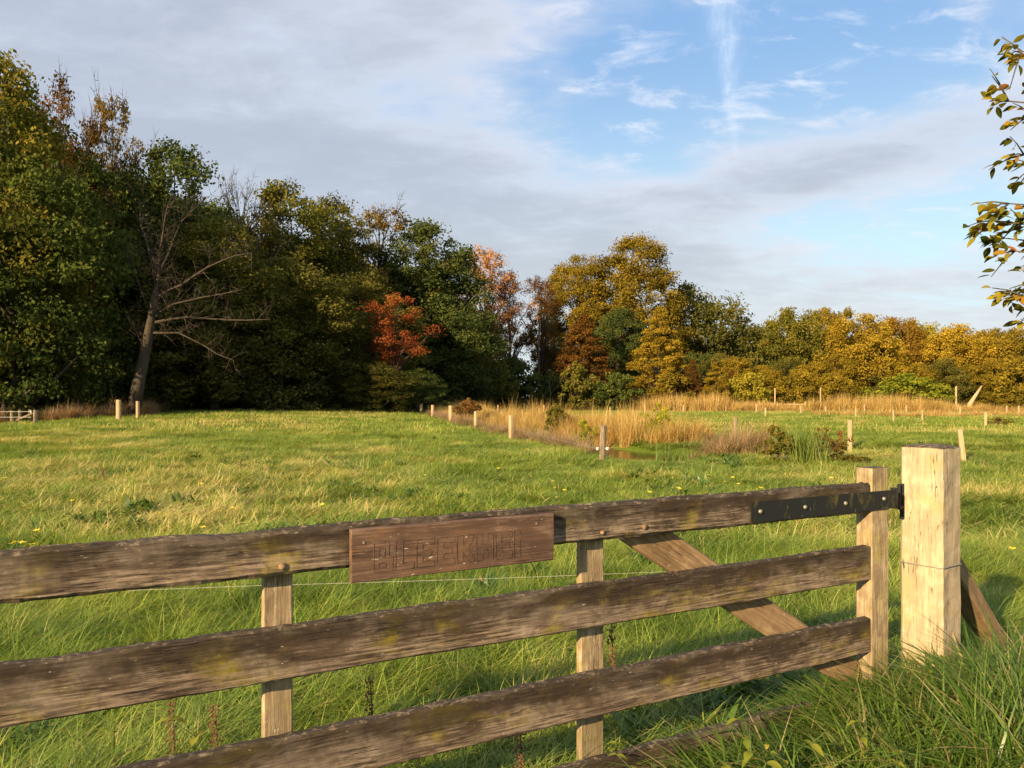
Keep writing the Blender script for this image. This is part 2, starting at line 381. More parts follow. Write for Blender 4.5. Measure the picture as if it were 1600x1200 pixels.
def wood_mat(name, base, pale, dark, algae, grain='x', algae_amt=0.5, pale_amt=0.5, dark_amt=0.5, seed=0.0, top_dark=0.0, cracks=0.6, bump=0.5, zr=None, gsc=1.0, foot=None):
    """weathered timber with grain running along the local axis `grain`"""
    m, b = new_mat(name)
    tcn = b.n('ShaderNodeTexCoord'); oc = tcn.outputs['Object']
    def sc(a, l): return (l*gsc, a*gsc, a*gsc) if grain == 'x' else (a*gsc, a*gsc, l*gsc)
    L = (seed, seed*1.7, seed*0.6)
    fine = b.noise(b.mapv(oc, sc(110, 5), L), 1.0, 6, 0.7)
    mid = b.noise(b.mapv(oc, sc(34, 3.0), L), 1.0, 6, 0.65, 0.4)
    blot = b.noise(b.mapv(oc, sc(9, 3.2), L), 1.0, 5, 0.6, 0.3)
    blot2 = b.noise(b.mapv(oc, sc(6, 5.0), (seed+9, 4, 2)), 1.0, 5, 0.65, 0.6)
    speck = b.noise(b.mapv(oc, sc(90, 26), L), 1.0, 3, 0.6)
    col = b.mix(b.ss(mid, 0.30, 0.72), dark, base)
    col = b.mix(b.math('MULTIPLY', b.ss(blot, 0.40, 0.66), dark_amt), col, dark)
    pl = b.math('MULTIPLY', b.ss(b.math('ADD', b.math('MULTIPLY', fine, 0.55), b.math('MULTIPLY', blot2, 0.5)), 0.50, 0.66), pale_amt)
    col = b.mix(pl, col, pale)
    al = b.math('MULTIPLY', b.ss(b.noise(b.mapv(oc, sc(5, 4.0), (seed+3, 8, seed)), 1.0, 5, 0.62, 0.5), 0.50, 0.68), algae_amt)
    al = b.math('MULTIPLY', al, b.ss(mid, 0.30, 0.60))
    col = b.mix(al, col, algae)
    if zr:
        sz = b.n('ShaderNodeSeparateXYZ'); b.l(oc, sz.inputs[0])
        hh_ = b.math('ADD', b.ss(sz.outputs[2], zr[0], zr[1]), b.math('MULTIPLY', b.math('SUBTRACT', b.noise(b.mapv(oc, (4.5, 9, 9), (seed, 5, 5)), 1.0, 5, 0.65), 0.5), 1.5))
        col = b.mix(b.math('MULTIPLY', b.ss(hh_, 0.45, 0.85), 0.78), col, (dark[0]*0.9, dark[1]*0.9, dark[2]*0.9))
        col = b.mix(b.math('MULTIPLY', b.math('SUBTRACT', 1.0, b.ss(hh_, 0.10, 0.45)), b.math('MULTIPLY', b.ss(fine, 0.40, 0.62), 0.55)), col, (pale[0]*1.1, pale[1]*1.05, pale[2]*1.05))
    if zr:
        bl = b.ss(b.noise(b.mapv(oc, (2.6, 7, 7), (seed*1.3, 9, 2)), 1.0, 5, 0.65, 0.4), 0.48, 0.66)
        col = b.mix(b.math('MULTIPLY', bl, b.math('ADD', 0.0, b.math('MULTIPLY', fine, 0.75))), col, (0.27, 0.215, 0.165))
    mot = b.noise(b.mapv(oc, (13, 16, 16), (seed, 2, 9)), 1.0, 7, 0.72, 0.3)
    col = b.mix(b.math('MULTIPLY', b.math('SUBTRACT', 1.0, b.ss(mot, 0.36, 0.52)), 0.45), col, (dark[0]*1.2, dark[1]*1.2, dark[2]*1.2))
    col = b.mix(b.math('MULTIPLY', b.math('MULTIPLY', b.ss(mot, 0.54, 0.68), b.ss(fine, 0.45, 0.60)), 0.45*pale_amt), col, pale)
    if foot:
        fz = b.n('ShaderNodeSeparateXYZ'); b.l(oc, fz.inputs[0])
        ft = b.math('MULTIPLY', b.math('SUBTRACT', 1.0, b.ss(b.math('ADD', fz.outputs[2], b.math('MULTIPLY', b.math('SUBTRACT', blot2, 0.5), 0.5)), 0.12, foot)), 0.6)
        col = b.mix(ft, col, (0.16, 0.135, 0.05))
    sp = b.ss(speck, 0.68, 0.73)
    col = b.mix(b.math('MULTIPLY', sp, 0.7), col, (0.55, 0.50, 0.38))
    # long drying cracks
    ck = b.n('ShaderNodeTexNoise'); ck.inputs['Scale'].default_value = 1.0; ck.inputs['Detail'].default_value = 3
    b.l(b.mapv(oc, sc(42, 1.6), (seed+20, 3, 7)), ck.inputs['Vector'])
    cr = b.math('ABSOLUTE', b.math('SUBTRACT', ck.outputs['Fac'], 0.5))
    crm = b.math('MULTIPLY', b.math('SUBTRACT', 1.0, b.ss(cr, 0.002, 0.016)), b.ss(b.noise(b.mapv(oc, sc(7, 4), (seed, 33, 1)), 1.0, 3, 0.5), 0.48, 0.62))
    col = b.mix(b.math('MULTIPLY', crm, cracks), col, (0.02, 0.014, 0.009))
    geo = b.n('ShaderNodeNewGeometry')
    if top_dark > 0:   # weathered, lichen-grown end and upper faces
        sx = b.n('ShaderNodeSeparateXYZ'); b.l(geo.outputs['Normal'], sx.inputs[0])
        up = b.ss(sx.outputs[2], 0.45, 0.9)
        tp = b.mix(b.ss(b.noise(b.mapv(oc, (30, 40, 30)), 1.0, 6, 0.75), 0.50, 0.66), (0.032, 0.025, 0.018), (0.27, 0.21, 0.14))
        col = b.mix(b.math('MULTIPLY', up, top_dark), col, tp)
    p = b.n('ShaderNodeBsdfPrincipled'); b.l(col, p.inputs['Base Color']); p.inputs['Roughness'].default_value = 0.85
    p.inputs['Specular IOR Level'].default_value = 0.25
    h = b.math('SUBTRACT', b.math('ADD', b.math('MULTIPLY', fine, 0.5), b.math('MULTIPLY', mid, 0.7)), b.math('MULTIPLY', crm, 0.8))
    bu = b.n('ShaderNodeBump'); bu.inputs['Strength'].default_value = bump; bu.inputs['Distance'].default_value = 0.006
    b.l(h, bu.inputs['Height']); b.l(bu.outputs[0], p.inputs['Normal'])
    out(b, p.outputs[0]); return m

def rail_mat(i, zr):
    return wood_mat('weathered_rail', (0.118, 0.080, 0.052), (0.33, 0.255, 0.18), (0.032, 0.021, 0.013), (0.21, 0.165, 0.012),
                    'x', algae_amt=0.95, pale_amt=0.62, dark_amt=0.9, seed=i*5.3, top_dark=0.8, zr=zr, bump=0.9)
POSTM = wood_mat('oak_post', (0.45, 0.365, 0.24), (0.58, 0.49, 0.35), (0.31, 0.235, 0.145), (0.33, 0.29, 0.09), 'z', 0.6, 0.6, 0.6, 2.0, top_dark=0.9, cracks=1.0, gsc=1.5, bump=0.8, foot=0.5)
POSTM2 = wood_mat('oak_stile', (0.37, 0.285, 0.17), (0.54, 0.43, 0.28), (0.18, 0.125, 0.07), (0.33, 0.29, 0.06), 'z', 0.55, 0.6, 0.55, 7.0, top_dark=0.9, gsc=1.5, bump=0.7, cracks=0.9, foot=0.5)
BRACEM = wood_mat('oak_brace', (0.31, 0.205, 0.11), (0.42, 0.30, 0.17), (0.16, 0.10, 0.05), (0.24, 0.18, 0.05), 'x', 0.35, 0.5, 0.4, 4.0, top_dark=0.5)
SIGNM = wood_mat('red_brown_plank', (0.145, 0.083, 0.056), (0.27, 0.175, 0.12), (0.075, 0.043, 0.030), (0.21, 0.115, 0.055), 'x', 0.45, 0.7, 0.8, 11.0, top_dark=0.0, cracks=0.4, bump=0.8)
FENCEM = wood_mat('fence_post_wood', (0.50, 0.37, 0.21), (0.62, 0.48, 0.30), (0.30, 0.20, 0.11), (0.32, 0.28, 0.12), 'z', 0.2, 0.5, 0.3, 15.0, top_dark=0.2)
FENCEG = wood_mat('grey_fence_wood', (0.30, 0.23, 0.15), (0.48, 0.38, 0.26), (0.12, 0.09, 0.06), (0.20, 0.19, 0.10), 'z', 0.3, 0.5, 0.5, 19.0, top_dark=0.3)

def plain(name, c, rough=0.6, metal=0.0, nsc=40.0, var=0.4):
    m, b = new_mat(name)
    tcn = b.n('ShaderNodeTexCoord')
    f = b.noise(tcn.outputs['Object'], nsc, 4, 0.6)
    col = b.mix(b.ss(f, 0.3, 0.75), (c[0]*(1-var), c[1]*(1-var), c[2]*(1-var)), c)
    p = b.n('ShaderNodeBsdfPrincipled'); b.l(col, p.inputs['Base Color']); p.inputs['Roughness'].default_value = rough
    p.inputs['Metallic'].default_value = metal
    out(b, p.outputs[0]); return m
def iron_mat():
    m, b = new_mat('black_painted_iron')
    tcn = b.n('ShaderNodeTexCoord')
    f = b.noise(b.mapv(tcn.outputs['Object'], (12, 12, 5)), 1.0, 5, 0.65, 0.8)
    col = b.mix(b.ss(f, 0.52, 0.72), (0.012, 0.013, 0.013), (0.085, 0.075, 0.018))
    col = b.mix(b.ss(b.noise(b.mapv(tcn.outputs['Object'], (90, 90, 14)), 1.0, 3, 0.6), 0.66, 0.72), col, (0.12, 0.12, 0.09))
    p = b.n('ShaderNodeBsdfPrincipled'); b.l(col, p.inputs['Base Color']); p.inputs['Roughness'].default_value = 0.62; p.inputs['Specular IOR Level'].default_value = 0.3
    out(b, p.outputs[0]); return m
IRON = iron_mat()
BOLT = plain('zinc_bolt', (0.42, 0.38, 0.30), 0.5, 0.6)
WIRE = plain('wire_metal', (0.40, 0.38, 0.33), 0.5, 0.5)
WHITEW = plain('white_polywire', (0.75, 0.75, 0.66), 0.6)
TWINE = plain('weathered_wire', (0.45, 0.44, 0.36), 0.7)
def groove_mat():
    m, b = new_mat('carved_groove')
    tcn = b.n('ShaderNodeTexCoord')
    f = b.noise(b.mapv(tcn.outputs['Object'], (28, 28, 34)), 1.0, 5, 0.7)
    col = b.mix(b.ss(f, 0.40, 0.60), (0.040, 0.023, 0.016), (0.135, 0.078, 0.052))
    p = b.n('ShaderNodeBsdfPrincipled'); b.l(col, p.inputs['Base Color']); p.inputs['Roughness'].default_value = 0.9
    out(b, p.outputs[0]); return m
GROOVE = groove_mat()
PETAL = plain('buttercup_petal', (0.80, 0.62, 0.02), 0.5)
STEMG = plain('green_stem', (0.08, 0.12, 0.03), 0.8)
STEMR = plain('rusty_stem', (0.17, 0.085, 0.035), 0.9)
CAPB = plain('blue_grey_cap', (0.05, 0.09, 0.10), 0.5)

# ---------------------------------------------------------------- terrain
DITCH = [(16.0, 24.6), (10.0, 24.9), (5.2, 24.6), (3.7, 26.0), (2.0, 32.0), (-0.6, 42.0), (-4.6, 62.0), (-9.0, 85.0)]
def seg_dist(x, y, poly):
    best = np.full_like(x, 1e9, dtype=float)
    for (ax, ay), (bx, by) in zip(poly[:-1], poly[1:]):
        dx, dy = bx-ax, by-ay; L = dx*dx+dy*dy
        t = np.clip(((x-ax)*dx+(y-ay)*dy)/L, 0, 1)
        best = np.minimum(best, np.hypot(x-ax-t*dx, y-ay-t*dy))
    return best
def gh(x, y):
    x = np.asarray(x, dtype=float); y = np.asarray(y, dtype=float)
    z = 0.62*np.exp(-((x+21)/14.0)**2 - ((y-66)/30.0)**2)
    z += 0.15*np.exp(-((x-2.45)/1.0)**2 - ((y-3.55)/0.75)**2)
    d = seg_dist(x, y, DITCH)
    z -= 0.60*np.exp(-(d/1.15)**2)
    d2 = np.hypot((x-3.9)/1.6, (y-23.7)/3.1)
    z -= 0.35*np.exp(-d2**4)
    z -= 0.45/(1+np.exp((x+27.5-0.0*y)/1.2))*np.exp(-((y-50)/30.0)**4)
    z += 0.018*np.sin(x*1.7+0.6*y)*np.sin(y*1.3-0.4*x+1) + 0.035*np.sin(x*0.5+1.3)*np.sin(y*0.31+0.7)
    return z
def gz(x, y): return float(gh(np.array([x]), np.array([y]))[0])

def growing(a, step, g, mx):
    r = [a]; s = step
    while r[-1] < mx:
        r.append(r[-1]+s); s *= g
    return r
ys = np.array([-v for v in growing(0, 0.5, 1.25, 300)][::-1][:-1] + growing(0.0, 0.16, 1.012, 60) )
ys = np.concatenate([ys, np.array(growing(ys[-1]+1, 1.0, 1.12, 2200))])
xp = growing(0, 0.16, 1.02, 40); xp = xp + growing(xp[-1]+1.2, 1.5, 1.15, 2200)
xs = np.array([-v for v in xp[::-1]][:-1] + xp)
X, Y = np.meshgrid(xs, ys); Z = gh(X, Y)
nx, ny = len(xs), len(ys)
idx = np.arange(nx*ny).reshape(ny, nx)
q = np.stack([idx[:-1, :-1], idx[:-1, 1:], idx[1:, 1:], idx[1:, :-1]], -1).reshape(-1, 4)
me = raw_mesh('ground', np.stack([X.ravel(), Y.ravel(), Z.ravel()], 1), (q.ravel(), np.full(len(q), 4)), m_ground, smooth=True)
ground = link(bpy.data.objects.new('ground', me)); ground['kind'] = 'structure'
wmb = MB(); wmb.add([(1.6, 20.8, -0.26), (20, 20.8, -0.26), (20, 30, -0.26), (1.6, 30, -0.26)], [(0, 1, 2, 3)])
water = wmb.build('water', m_water); water['kind'] = 'structure'

# ---------------------------------------------------------------- blades, scatter
def blades(seed, n, radius, len_rng, width, curl=0.9, lean=0.5, bias=(0.0, 0.0), segs=4, lo=0.0):
    """verts, flat loops, sizes, tint of n curved tapered blades"""
    rg = np.random.default_rng(seed)
    L = rg.uniform(*len_rng, n); th = rg.uniform(0, 2*np.pi, n)
    rr = radius*np.sqrt(rg.uniform(0, 1, n)); pa = rg.uniform(0, 2*np.pi, n)
    bx, by = rr*np.cos(pa), rr*np.sin(pa)
    dx, dy = np.cos(th)+bias[0], np.sin(th)+bias[1]
    nn = np.hypot(dx, dy)+1e-6; dx /= nn; dy /= nn
    a0 = rg.uniform(lo*lean, lean, n); cu = rg.uniform(0.25, 1.0, n)*curl
    W = width*rg.uniform(0.6, 1.3, n)
    px, py, pz = bx.copy(), by.copy(), np.full(n, -0.02)
    vs = np.zeros((n, 2*segs+1, 3)); 
    for s in range(segs+1):
        t = s/segs
        if s < segs:
            wv = W*(1-t**1.6)*0.5
            vs[:, 2*s] = np.stack([px-dy*wv, py+dx*wv, pz], 1); vs[:, 2*s+1] = np.stack([px+dy*wv, py-dx*wv, pz], 1)
            ang = a0+cu*(t+0.5/segs)*1.6
            st = L/segs
            px = px+np.sin(ang)*dx*st; py = py+np.sin(ang)*dy*st; pz = pz+np.cos(ang)*st
            pz = np.maximum(pz, 0.015)
        else: vs[:, 2*segs] = np.stack([px, py, pz], 1)
    k = 2*segs+1
    fl = []; 
    base = np.arange(n)[:, None]*k
    pieces = []
    for s in range(segs-1): pieces.append(base+np.array([[2*s, 2*s+1, 2*s+3, 2*s+2]]))
    quads = np.concatenate(pieces).reshape(-1)
    tris = (base+np.array([[2*segs-2, 2*segs-1, 2*segs]])).reshape(-1)
    flat = np.concatenate([quads, tris]); sizes = np.concatenate([np.full(len(quads)//4, 4), np.full(n, 3)])
    tint = np.repeat(rg.uniform(0, 1, n), k)
    return vs.reshape(-1, 3), flat, sizes, tint

def blade_obj(name, mat, *a, **k):
    v, f, s, t = blades(*a, **k)
    return bpy.data.objects.new(name, raw_mesh(name, v, (f, s), mat, {'tint': t}))

def scatter(name, protos, pts, rots, scls, idxs, label=None, kind='stuff', cat=None):
    """one object instancing its tufts on a point mesh"""
    pc = bpy.data.collections.new(name+'_tufts')
    for i, o in enumerate(protos):
        o.name = '%s_tuft_%02d' % (name, i); pc.objects.link(o)
    me = bpy.data.meshes.new(name); n = len(pts)
    me.vertices.add(n); me.vertices.foreach_set('co', np.asarray(pts, dtype=np.float32).ravel())
    for k, a, t in (('rot', rots, 'FLOAT_VECTOR'), ('scl', scls, 'FLOAT_VECTOR')):
        at = me.attributes.new(k, t, 'POINT'); at.data.foreach_set('vector', np.asarray(a, dtype=np.float32).ravel())
    at = me.attributes.new('idx', 'INT', 'POINT'); at.data.foreach_set('value', np.asarray(idxs, dtype=np.int32))
    o = link(bpy.data.objects.new(name, me)); o['kind'] = kind
    if label: o['label'] = label
    if cat: o['category'] = cat
    ng = bpy.data.node_groups.new(name+'_nodes', 'GeometryNodeTree')
    ng.interface.new_socket('Geometry', in_out='INPUT', socket_type='NodeSocketGeometry')
    ng.interface.new_socket('Geometry', in_out='OUTPUT', socket_type='NodeSocketGeometry')
    gi = ng.nodes.new('NodeGroupInput'); go = ng.nodes.new('NodeGroupOutput')
    iop = ng.nodes.new('GeometryNodeInstanceOnPoints'); ci = ng.nodes.new('GeometryNodeCollectionInfo')
    ci.inputs['Collection'].default_value = pc; ci.inputs['Separate Children'].default_value = True
    ci.inputs['Reset Children'].default_value = True
    iop.inputs['Pick Instance'].default_value = True
    def na(nm, t):
        x = ng.nodes.new('GeometryNodeInputNamedAttribute'); x.data_type = t; x.inputs['Name'].default_value = nm
        return x.outputs['Attribute']
    L = ng.links.new
    L(gi.outputs[0], iop.inputs['Points']); L(ci.outputs[0], iop.inputs['Instance'])
    L(na('idx', 'INT'), iop.inputs['Instance Index']); L(na('rot', 'FLOAT_VECTOR'), iop.inputs['Rotation'])
    L(na('scl', 'FLOAT_VECTOR'), iop.inputs['Scale']); L(iop.outputs[0], go.inputs[0])
    md = o.modifiers.new('scatter', 'NODES'); md.node_group = ng
    return o

RG = np.random.default_rng(7)
def wedge_pts(y0, y1, dens, xmul=0.74, xadd=2.0, pw=1.0):
    """points between two depths inside a wedge a little wider than the view"""
    area = (xmul*(y1**2-y0**2) + 2*xadd*(y1-y0))
    n = int(area*dens*1.15)
    y = np.sqrt(RG.uniform(0, 1, n)*(y1**2-y0**2)+y0**2)
    x = RG.uniform(-1, 1, n)*(xmul*y+xadd)
    return x, y
def vnoise(x, y, f, s=0.0):
    return (np.sin(x*f*1.0+1.3+s)*np.sin(y*f*1.1+0.7*s)+np.sin(x*f*2.3-y*f*1.1+s*2)*0.5+np.sin(y*f*2.9+x*f*0.7-s)*0.4+np.sin(x*f*5.1+y*f*3.3)*0.25)/2.15
def swept_rot(x, y, tilt=0.12, jit=1.15):
    n = len(x); r = np.zeros((n, 3)); r[:, 0] = RG.normal(0, tilt, n); r[:, 1] = RG.normal(0, tilt, n)
    r[:, 2] = 2.6*vnoise(x, y, 0.8, 1.0)+1.6*vnoise(x, y, 2.2, 3.0)+RG.normal(0, jit, n)+0.3
    return r
def std_rot(n, tilt=0.15):
    r = np.zeros((n, 3)); r[:, 0] = RG.normal(0, tilt, n); r[:, 1] = RG.normal(0, tilt, n); r[:, 2] = RG.uniform(0, 2*np.pi, n)
    return r

GATE_P = Vector((1.82*3.9/3.9, 3.9, 0)); GD = Vector((1.875, 1, 0)).normalized(); GN = Vector((-GD.y, GD.x, 0))
def keep_open(x, y):
    """no tufts growing through the timber of the posts"""
    return (np.hypot(x-2.30, y-4.05) > 0.10)

def side_of_gate(x, y):   # >0 beyond the gate
    return (x-GATE_P.x)*GN.x+(y-GATE_P.y)*GN.y

# near meadow (beyond the gate), long flopped blades
near = [blade_obj('t', GRASS_L, 10+i, 95, 0.15, (0.22, 0.50), 0.0056, curl=1.1, lean=1.35, bias=(0.95, 0.1*i), segs=5, lo=0.3) for i in range(4)]
near += [blade_obj('t', GRASS_L, 20+i, 80, 0.13, (0.14, 0.32), 0.0052, curl=1.0, lean=1.2, segs=4, lo=0.2) for i in range(2)]
near += [blade_obj('t', GRASS_L, 29, 26, 0.10, (0.35, 0.62), 0.0050, curl=0.7, lean=0.35, segs=5)]
x, y = wedge_pts(0.8, 8.5, 110); k = side_of_gate(x, y) > 0.05
x, y = x[k & keep_open(x, y)], y[k & keep_open(x, y)]; n = len(x)
h = 0.80+0.34*vnoise(x, y, 1.6)+0.26*vnoise(x, y, 5.0, 2.0)
h = h*np.where((side_of_gate(x, y) < 0.5) & (x > 1.0) & (y < 5.5), 0.5, 1.0)
sc = np.stack([RG.uniform(0.8, 1.2, n)]*2+[h*RG.uniform(0.75, 1.15, n)], 1)
ii = RG.choice(7, n, p=[.195, .195, .195, .195, .105, .105, .01])
scatter('meadow_grass', near, np.stack([x, y, gh(x, y)], 1), swept_rot(x, y), np.maximum(sc, 0.3), ii, 'long lush green grass flopped over just behind the wooden gate')

mid = [blade_obj('t', GRASS, 40+i, 130, 0.32, (0.16, 0.40), 0.0105, curl=1.1, lean=1.3, segs=3, bias=(0.9, 0.1*i), lo=0.3) for i in range(4)]
mid += [blade_obj('t', GRASS, 49, 30, 0.20, (0.35, 0.60), 0.009, curl=0.6, lean=0.4, segs=4)]
x, y = wedge_pts(8.3, 34, 18)
k = (gh(x, y) > -0.11); x, y = x[k], y[k]; n = len(x)
h = 0.80+0.36*vnoise(x, y, 1.0, 2.0)+0.34*vnoise(x, y, 3.1, 5.0)
h = h*np.where((np.abs(x-3.8) < 2.2) & (y > 17.0) & (y < 21.6), 0.4, 1.0)
sc = np.stack([RG.uniform(0.8, 1.25, n)]*2+[h*RG.uniform(0.7, 1.2, n)], 1)
ii = RG.choice(5, n, p=[.245, .245, .245, .245, .02])
scatter('pasture_grass', mid, np.stack([x, y, gh(x, y)], 1), swept_rot(x, y, 0.1), np.maximum(sc, 0.3), ii, 'sunlit yellow-green pasture grass in the middle of the field')

far = [blade_obj('t', GRASS, 60+i, 230, 1.0, (0.14, 0.34), 0.026, curl=1.0, lean=0.8, segs=2) for i in range(4)]
x, y = wedge_pts(33, 150, 1.55, 0.80, 4)
k = (gh(x, y) > -0.15); x, y = x[k], y[k]; n = len(x)
h = 0.85+0.35*vnoise(x, y, 0.55, 4.0)+0.3*vnoise(x, y, 1.9, 1.0)
sc = np.stack([RG.uniform(0.9, 1.3, n)]*2+[h*RG.uniform(0.7, 1.2, n)], 1)
scatter('far_pasture_grass', far, np.stack([x, y, gh(x, y)], 1), std_rot(n, 0.06), np.maximum(sc, 0.3), RG.integers(0, 4, n), 'short sunlit grass across the far pasture')

BROADL = grass_mat('broad_weed_leaf', ((0.022, 0.055, 0.010), (0.045, 0.10, 0.016), (0.085, 0.155, 0.022), (0.15, 0.20, 0.03)), (0.25, 0.17, 0.05), 0.08, patch_straw=0.05)
wd = [blade_obj('t', BROADL, 90+i, 26, 0.10, (0.12, 0.27), 0.05, curl=0.9, lean=1.2, segs=4, lo=0.3) for i in range(3)]
cxs = RG.uniform(-0.62, 0.55, 46); cyd = 3.2*(34/3.2)**RG.uniform(0, 1, 46)
X_, Y_ = [], []
for u_, d_ in zip(cxs, cyd):
    m_ = RG.integers(3, 10); X_.append(u_*d_+RG.normal(0, 0.10+0.018*d_, m_)); Y_.append(d_+RG.normal(0, 0.10+0.03*d_, m_))
x, y = np.concatenate(X_), np.concatenate(Y_)
k = (side_of_gate(x, y) > 0.15) & (gh(x, y) > -0.1); x, y = x[k], y[k]; n = len(x)
sc = RG.uniform(0.7, 1.15, n)[:, None]*np.array([[1, 1, 1.1]])
scatter('broad_leaved_weeds', wd, np.stack([x, y, gh(x, y)+0.06], 1), std_rot(n, 0.2), sc, RG.integers(0, 3, n), 'dark broad-leaved weeds in patches among the pasture grass')

# verge: coarse long grass on the near side of the gate
vg = [blade_obj('t', GRASS_N, 80+i, 64, 0.14, (0.34, 0.70), 0.0125, curl=1.2, lean=0.8, segs=7, bias=(0.6*math.cos(i*2.1), 0.6*math.sin(i*2.1))) for i in range(3)]
vg += [blade_obj('t', GRASS_N, 86, 70, 0.15, (0.18, 0.38), 0.0060, curl=1.0, lean=0.7, segs=5)]
x = RG.uniform(-3.5, 5.2, 6500); y = RG.uniform(0.6, 5.2, 6500)
s_ = side_of_gate(x, y)
k = (s_ < -0.02) & keep_open(x, y) & (RG.uniform(0, 1, 6500) < np.clip(0.35+0.5*(x-0.5), 0.25, 1.0))
k |= (x > 2.45) & (y < 4.3) & (s_ < 0.25) & keep_open(x, y)
x, y = x[k], y[k]; n = len(x)
s_ = side_of_gate(x, y)
tall = np.clip((x-0.6)/1.6, 0.0, 1.0)*np.clip(0.16-s_*0.95, 0.16, 1.0)
tall = np.where(x > 2.35, np.minimum(tall, 0.55), tall)
sc = np.stack([RG.uniform(0.85, 1.2, n)]*2+[(0.30+0.66*tall)*RG.uniform(0.75, 1.15, n)], 1)
ii = RG.choice(4, n, p=[.25, .25, .2, .3])
scatter('verge_grass', vg, np.stack([x, y, gh(x, y)], 1), std_rot(n), sc, ii, 'coarse long dark green grass around the foot of the gatepost')

# ---- reeds and dry grass
def reed_protos(mat, seed, n=110, L=(0.6, 1.40), wdt=0.011, rad=0.22, curl=0.75, lean=0.62):
    return [blade_obj('t', mat, seed+i, n, rad, L, wdt, curl=curl, lean=lean, segs=4, bias=(0.5, -0.15)) for i in range(3)]
def strip_pts(poly, half, dens, seed):
    rg = np.random.default_rng(seed); xs_, ys_ = [], []
    for (ax, ay, ha), (bx, by, hb) in zip(poly[:-1], poly[1:]):
        L = math.hypot(bx-ax, by-ay); n = int(L*(ha+hb)*dens)
        t = rg.uniform(0, 1, n); o = rg.uniform(-1, 1, n)*(ha+(hb-ha)*t)
        nx_, ny_ = -(by-ay)/L, (bx-ax)/L
        xs_.append(ax+(bx-ax)*t+nx_*o); ys_.append(ay+(by-ay)*t+ny_*o)
    return np.concatenate(xs_), np.concatenate(ys_)
def reed_strip(name, poly, dens, mat, label, hmul=1.0, seed=1, prof=None, **kw):
    x, y = strip_pts(poly, None, dens, seed)
    g_ = gh(x, y); k = (g_ > -0.36) & (vnoise(x, y, 1.5, seed) > -0.42); x, y = x[k], y[k]; n = len(x)
    h = hmul*(0.80+0.42*vnoise(x, y, 0.9, seed)+0.30*vnoise(x, y, 2.6, seed+2))
    if prof:
        px = 800+x/np.maximum(y, 1)*F; h = h*np.interp(px, [q_[0] for q_ in prof], [q_[1] for q_ in prof])*(1+0.28*vnoise(x, y, 0.33, 9.0))
    sc = np.stack([RG.uniform(0.8, 1.3, n)]*2+[np.clip(h, 0.3, 2)*RG.uniform(0.7, 1.2, n)], 1)
    scatter(name, reed_protos(mat, 100+seed*7, **kw), np.stack([x, y, gh(x, y)], 1), std_rot(n, 0.08)*np.array([1, 1, 0.25]), sc,
            RG.integers(0, 3, n), label)
reed_strip('ditch_reeds', [(7.0, 27.5, 1.1), (5.4, 29.6, 1.7), (3.0, 33.5, 2.1), (0.8, 40, 1.7), (-1.6, 50, 1.6), (-5.0, 66, 1.6), (-8.5, 82, 1.4)], 5.5, REED,
           'golden dry reeds standing along the ditch behind the fence', 1.28, 1)
reed_strip('dry_grass', [(7.6, 23.3, 1.0), (5.3, 23.2, 0.9), (4.9, 25.0, 0.6)], 9, REED_P, 'reddish dry grass along the near bank of the pond', 1.15, 2)
reed_strip('bank_grass', [(2.5, 22.8, 0.5), (0.9, 29.0, 0.7), (-1.2, 38, 0.8), (-3.2, 47, 0.8), (-6.3, 63, 0.9)], 4.5, REED_P,
           'pale pinkish dry grass along the fence beside the ditch', 0.62, 3)
reed_strip('far_reed_bed', [(13.5, 90, 4.2), (20, 88, 4.5), (29, 86, 4), (34, 86, 2.5)], 1.5, REED, 'tall golden reed bed before the trees beyond the meadow', 2.5, 4, prof=[(950, .35), (985, .8), (1040, 1.1), (1120, 1.1), (1160, .5), (1235, .45)], wdt=0.026, n=150, rad=0.6)
reed_strip('far_reed_edge', [(33, 86, 2.5), (42, 82, 3.5), (54, 80, 3.5), (66, 78, 3)], 1.3, REED, 'golden brown reeds in front of the golden trees', 2.0, 5, prof=[(1225, .45), (1260, .9), (1330, 1.05), (1390, 1.15), (1470, .9), (1500, .5), (1600, .55)], wdt=0.026, n=150, rad=0.6)
reed_strip('far_dry_grass', [(26, 66, 2.0), (38, 64, 2.5), (50, 62, 2.0), (60, 60, 2)], 1.4, REED, 'pale dry grass streak across the right hand meadow', 0.60, 6, wdt=0.026, n=150, rad=0.6)
reed_strip('left_dry_grass', [(-42, 41.5, 2.2), (-27.5, 42.5, 1.3), (-24.6, 44.5, 0.9), (-23.6, 48, 0.7), (-26.5, 58, 0.8), (-24, 68, 0.8), (-17, 80, 0.8)], 4.0, REED_P,
           'dry pinkish grass growing along the left field fence', 1.05, 7, wdt=0.016)

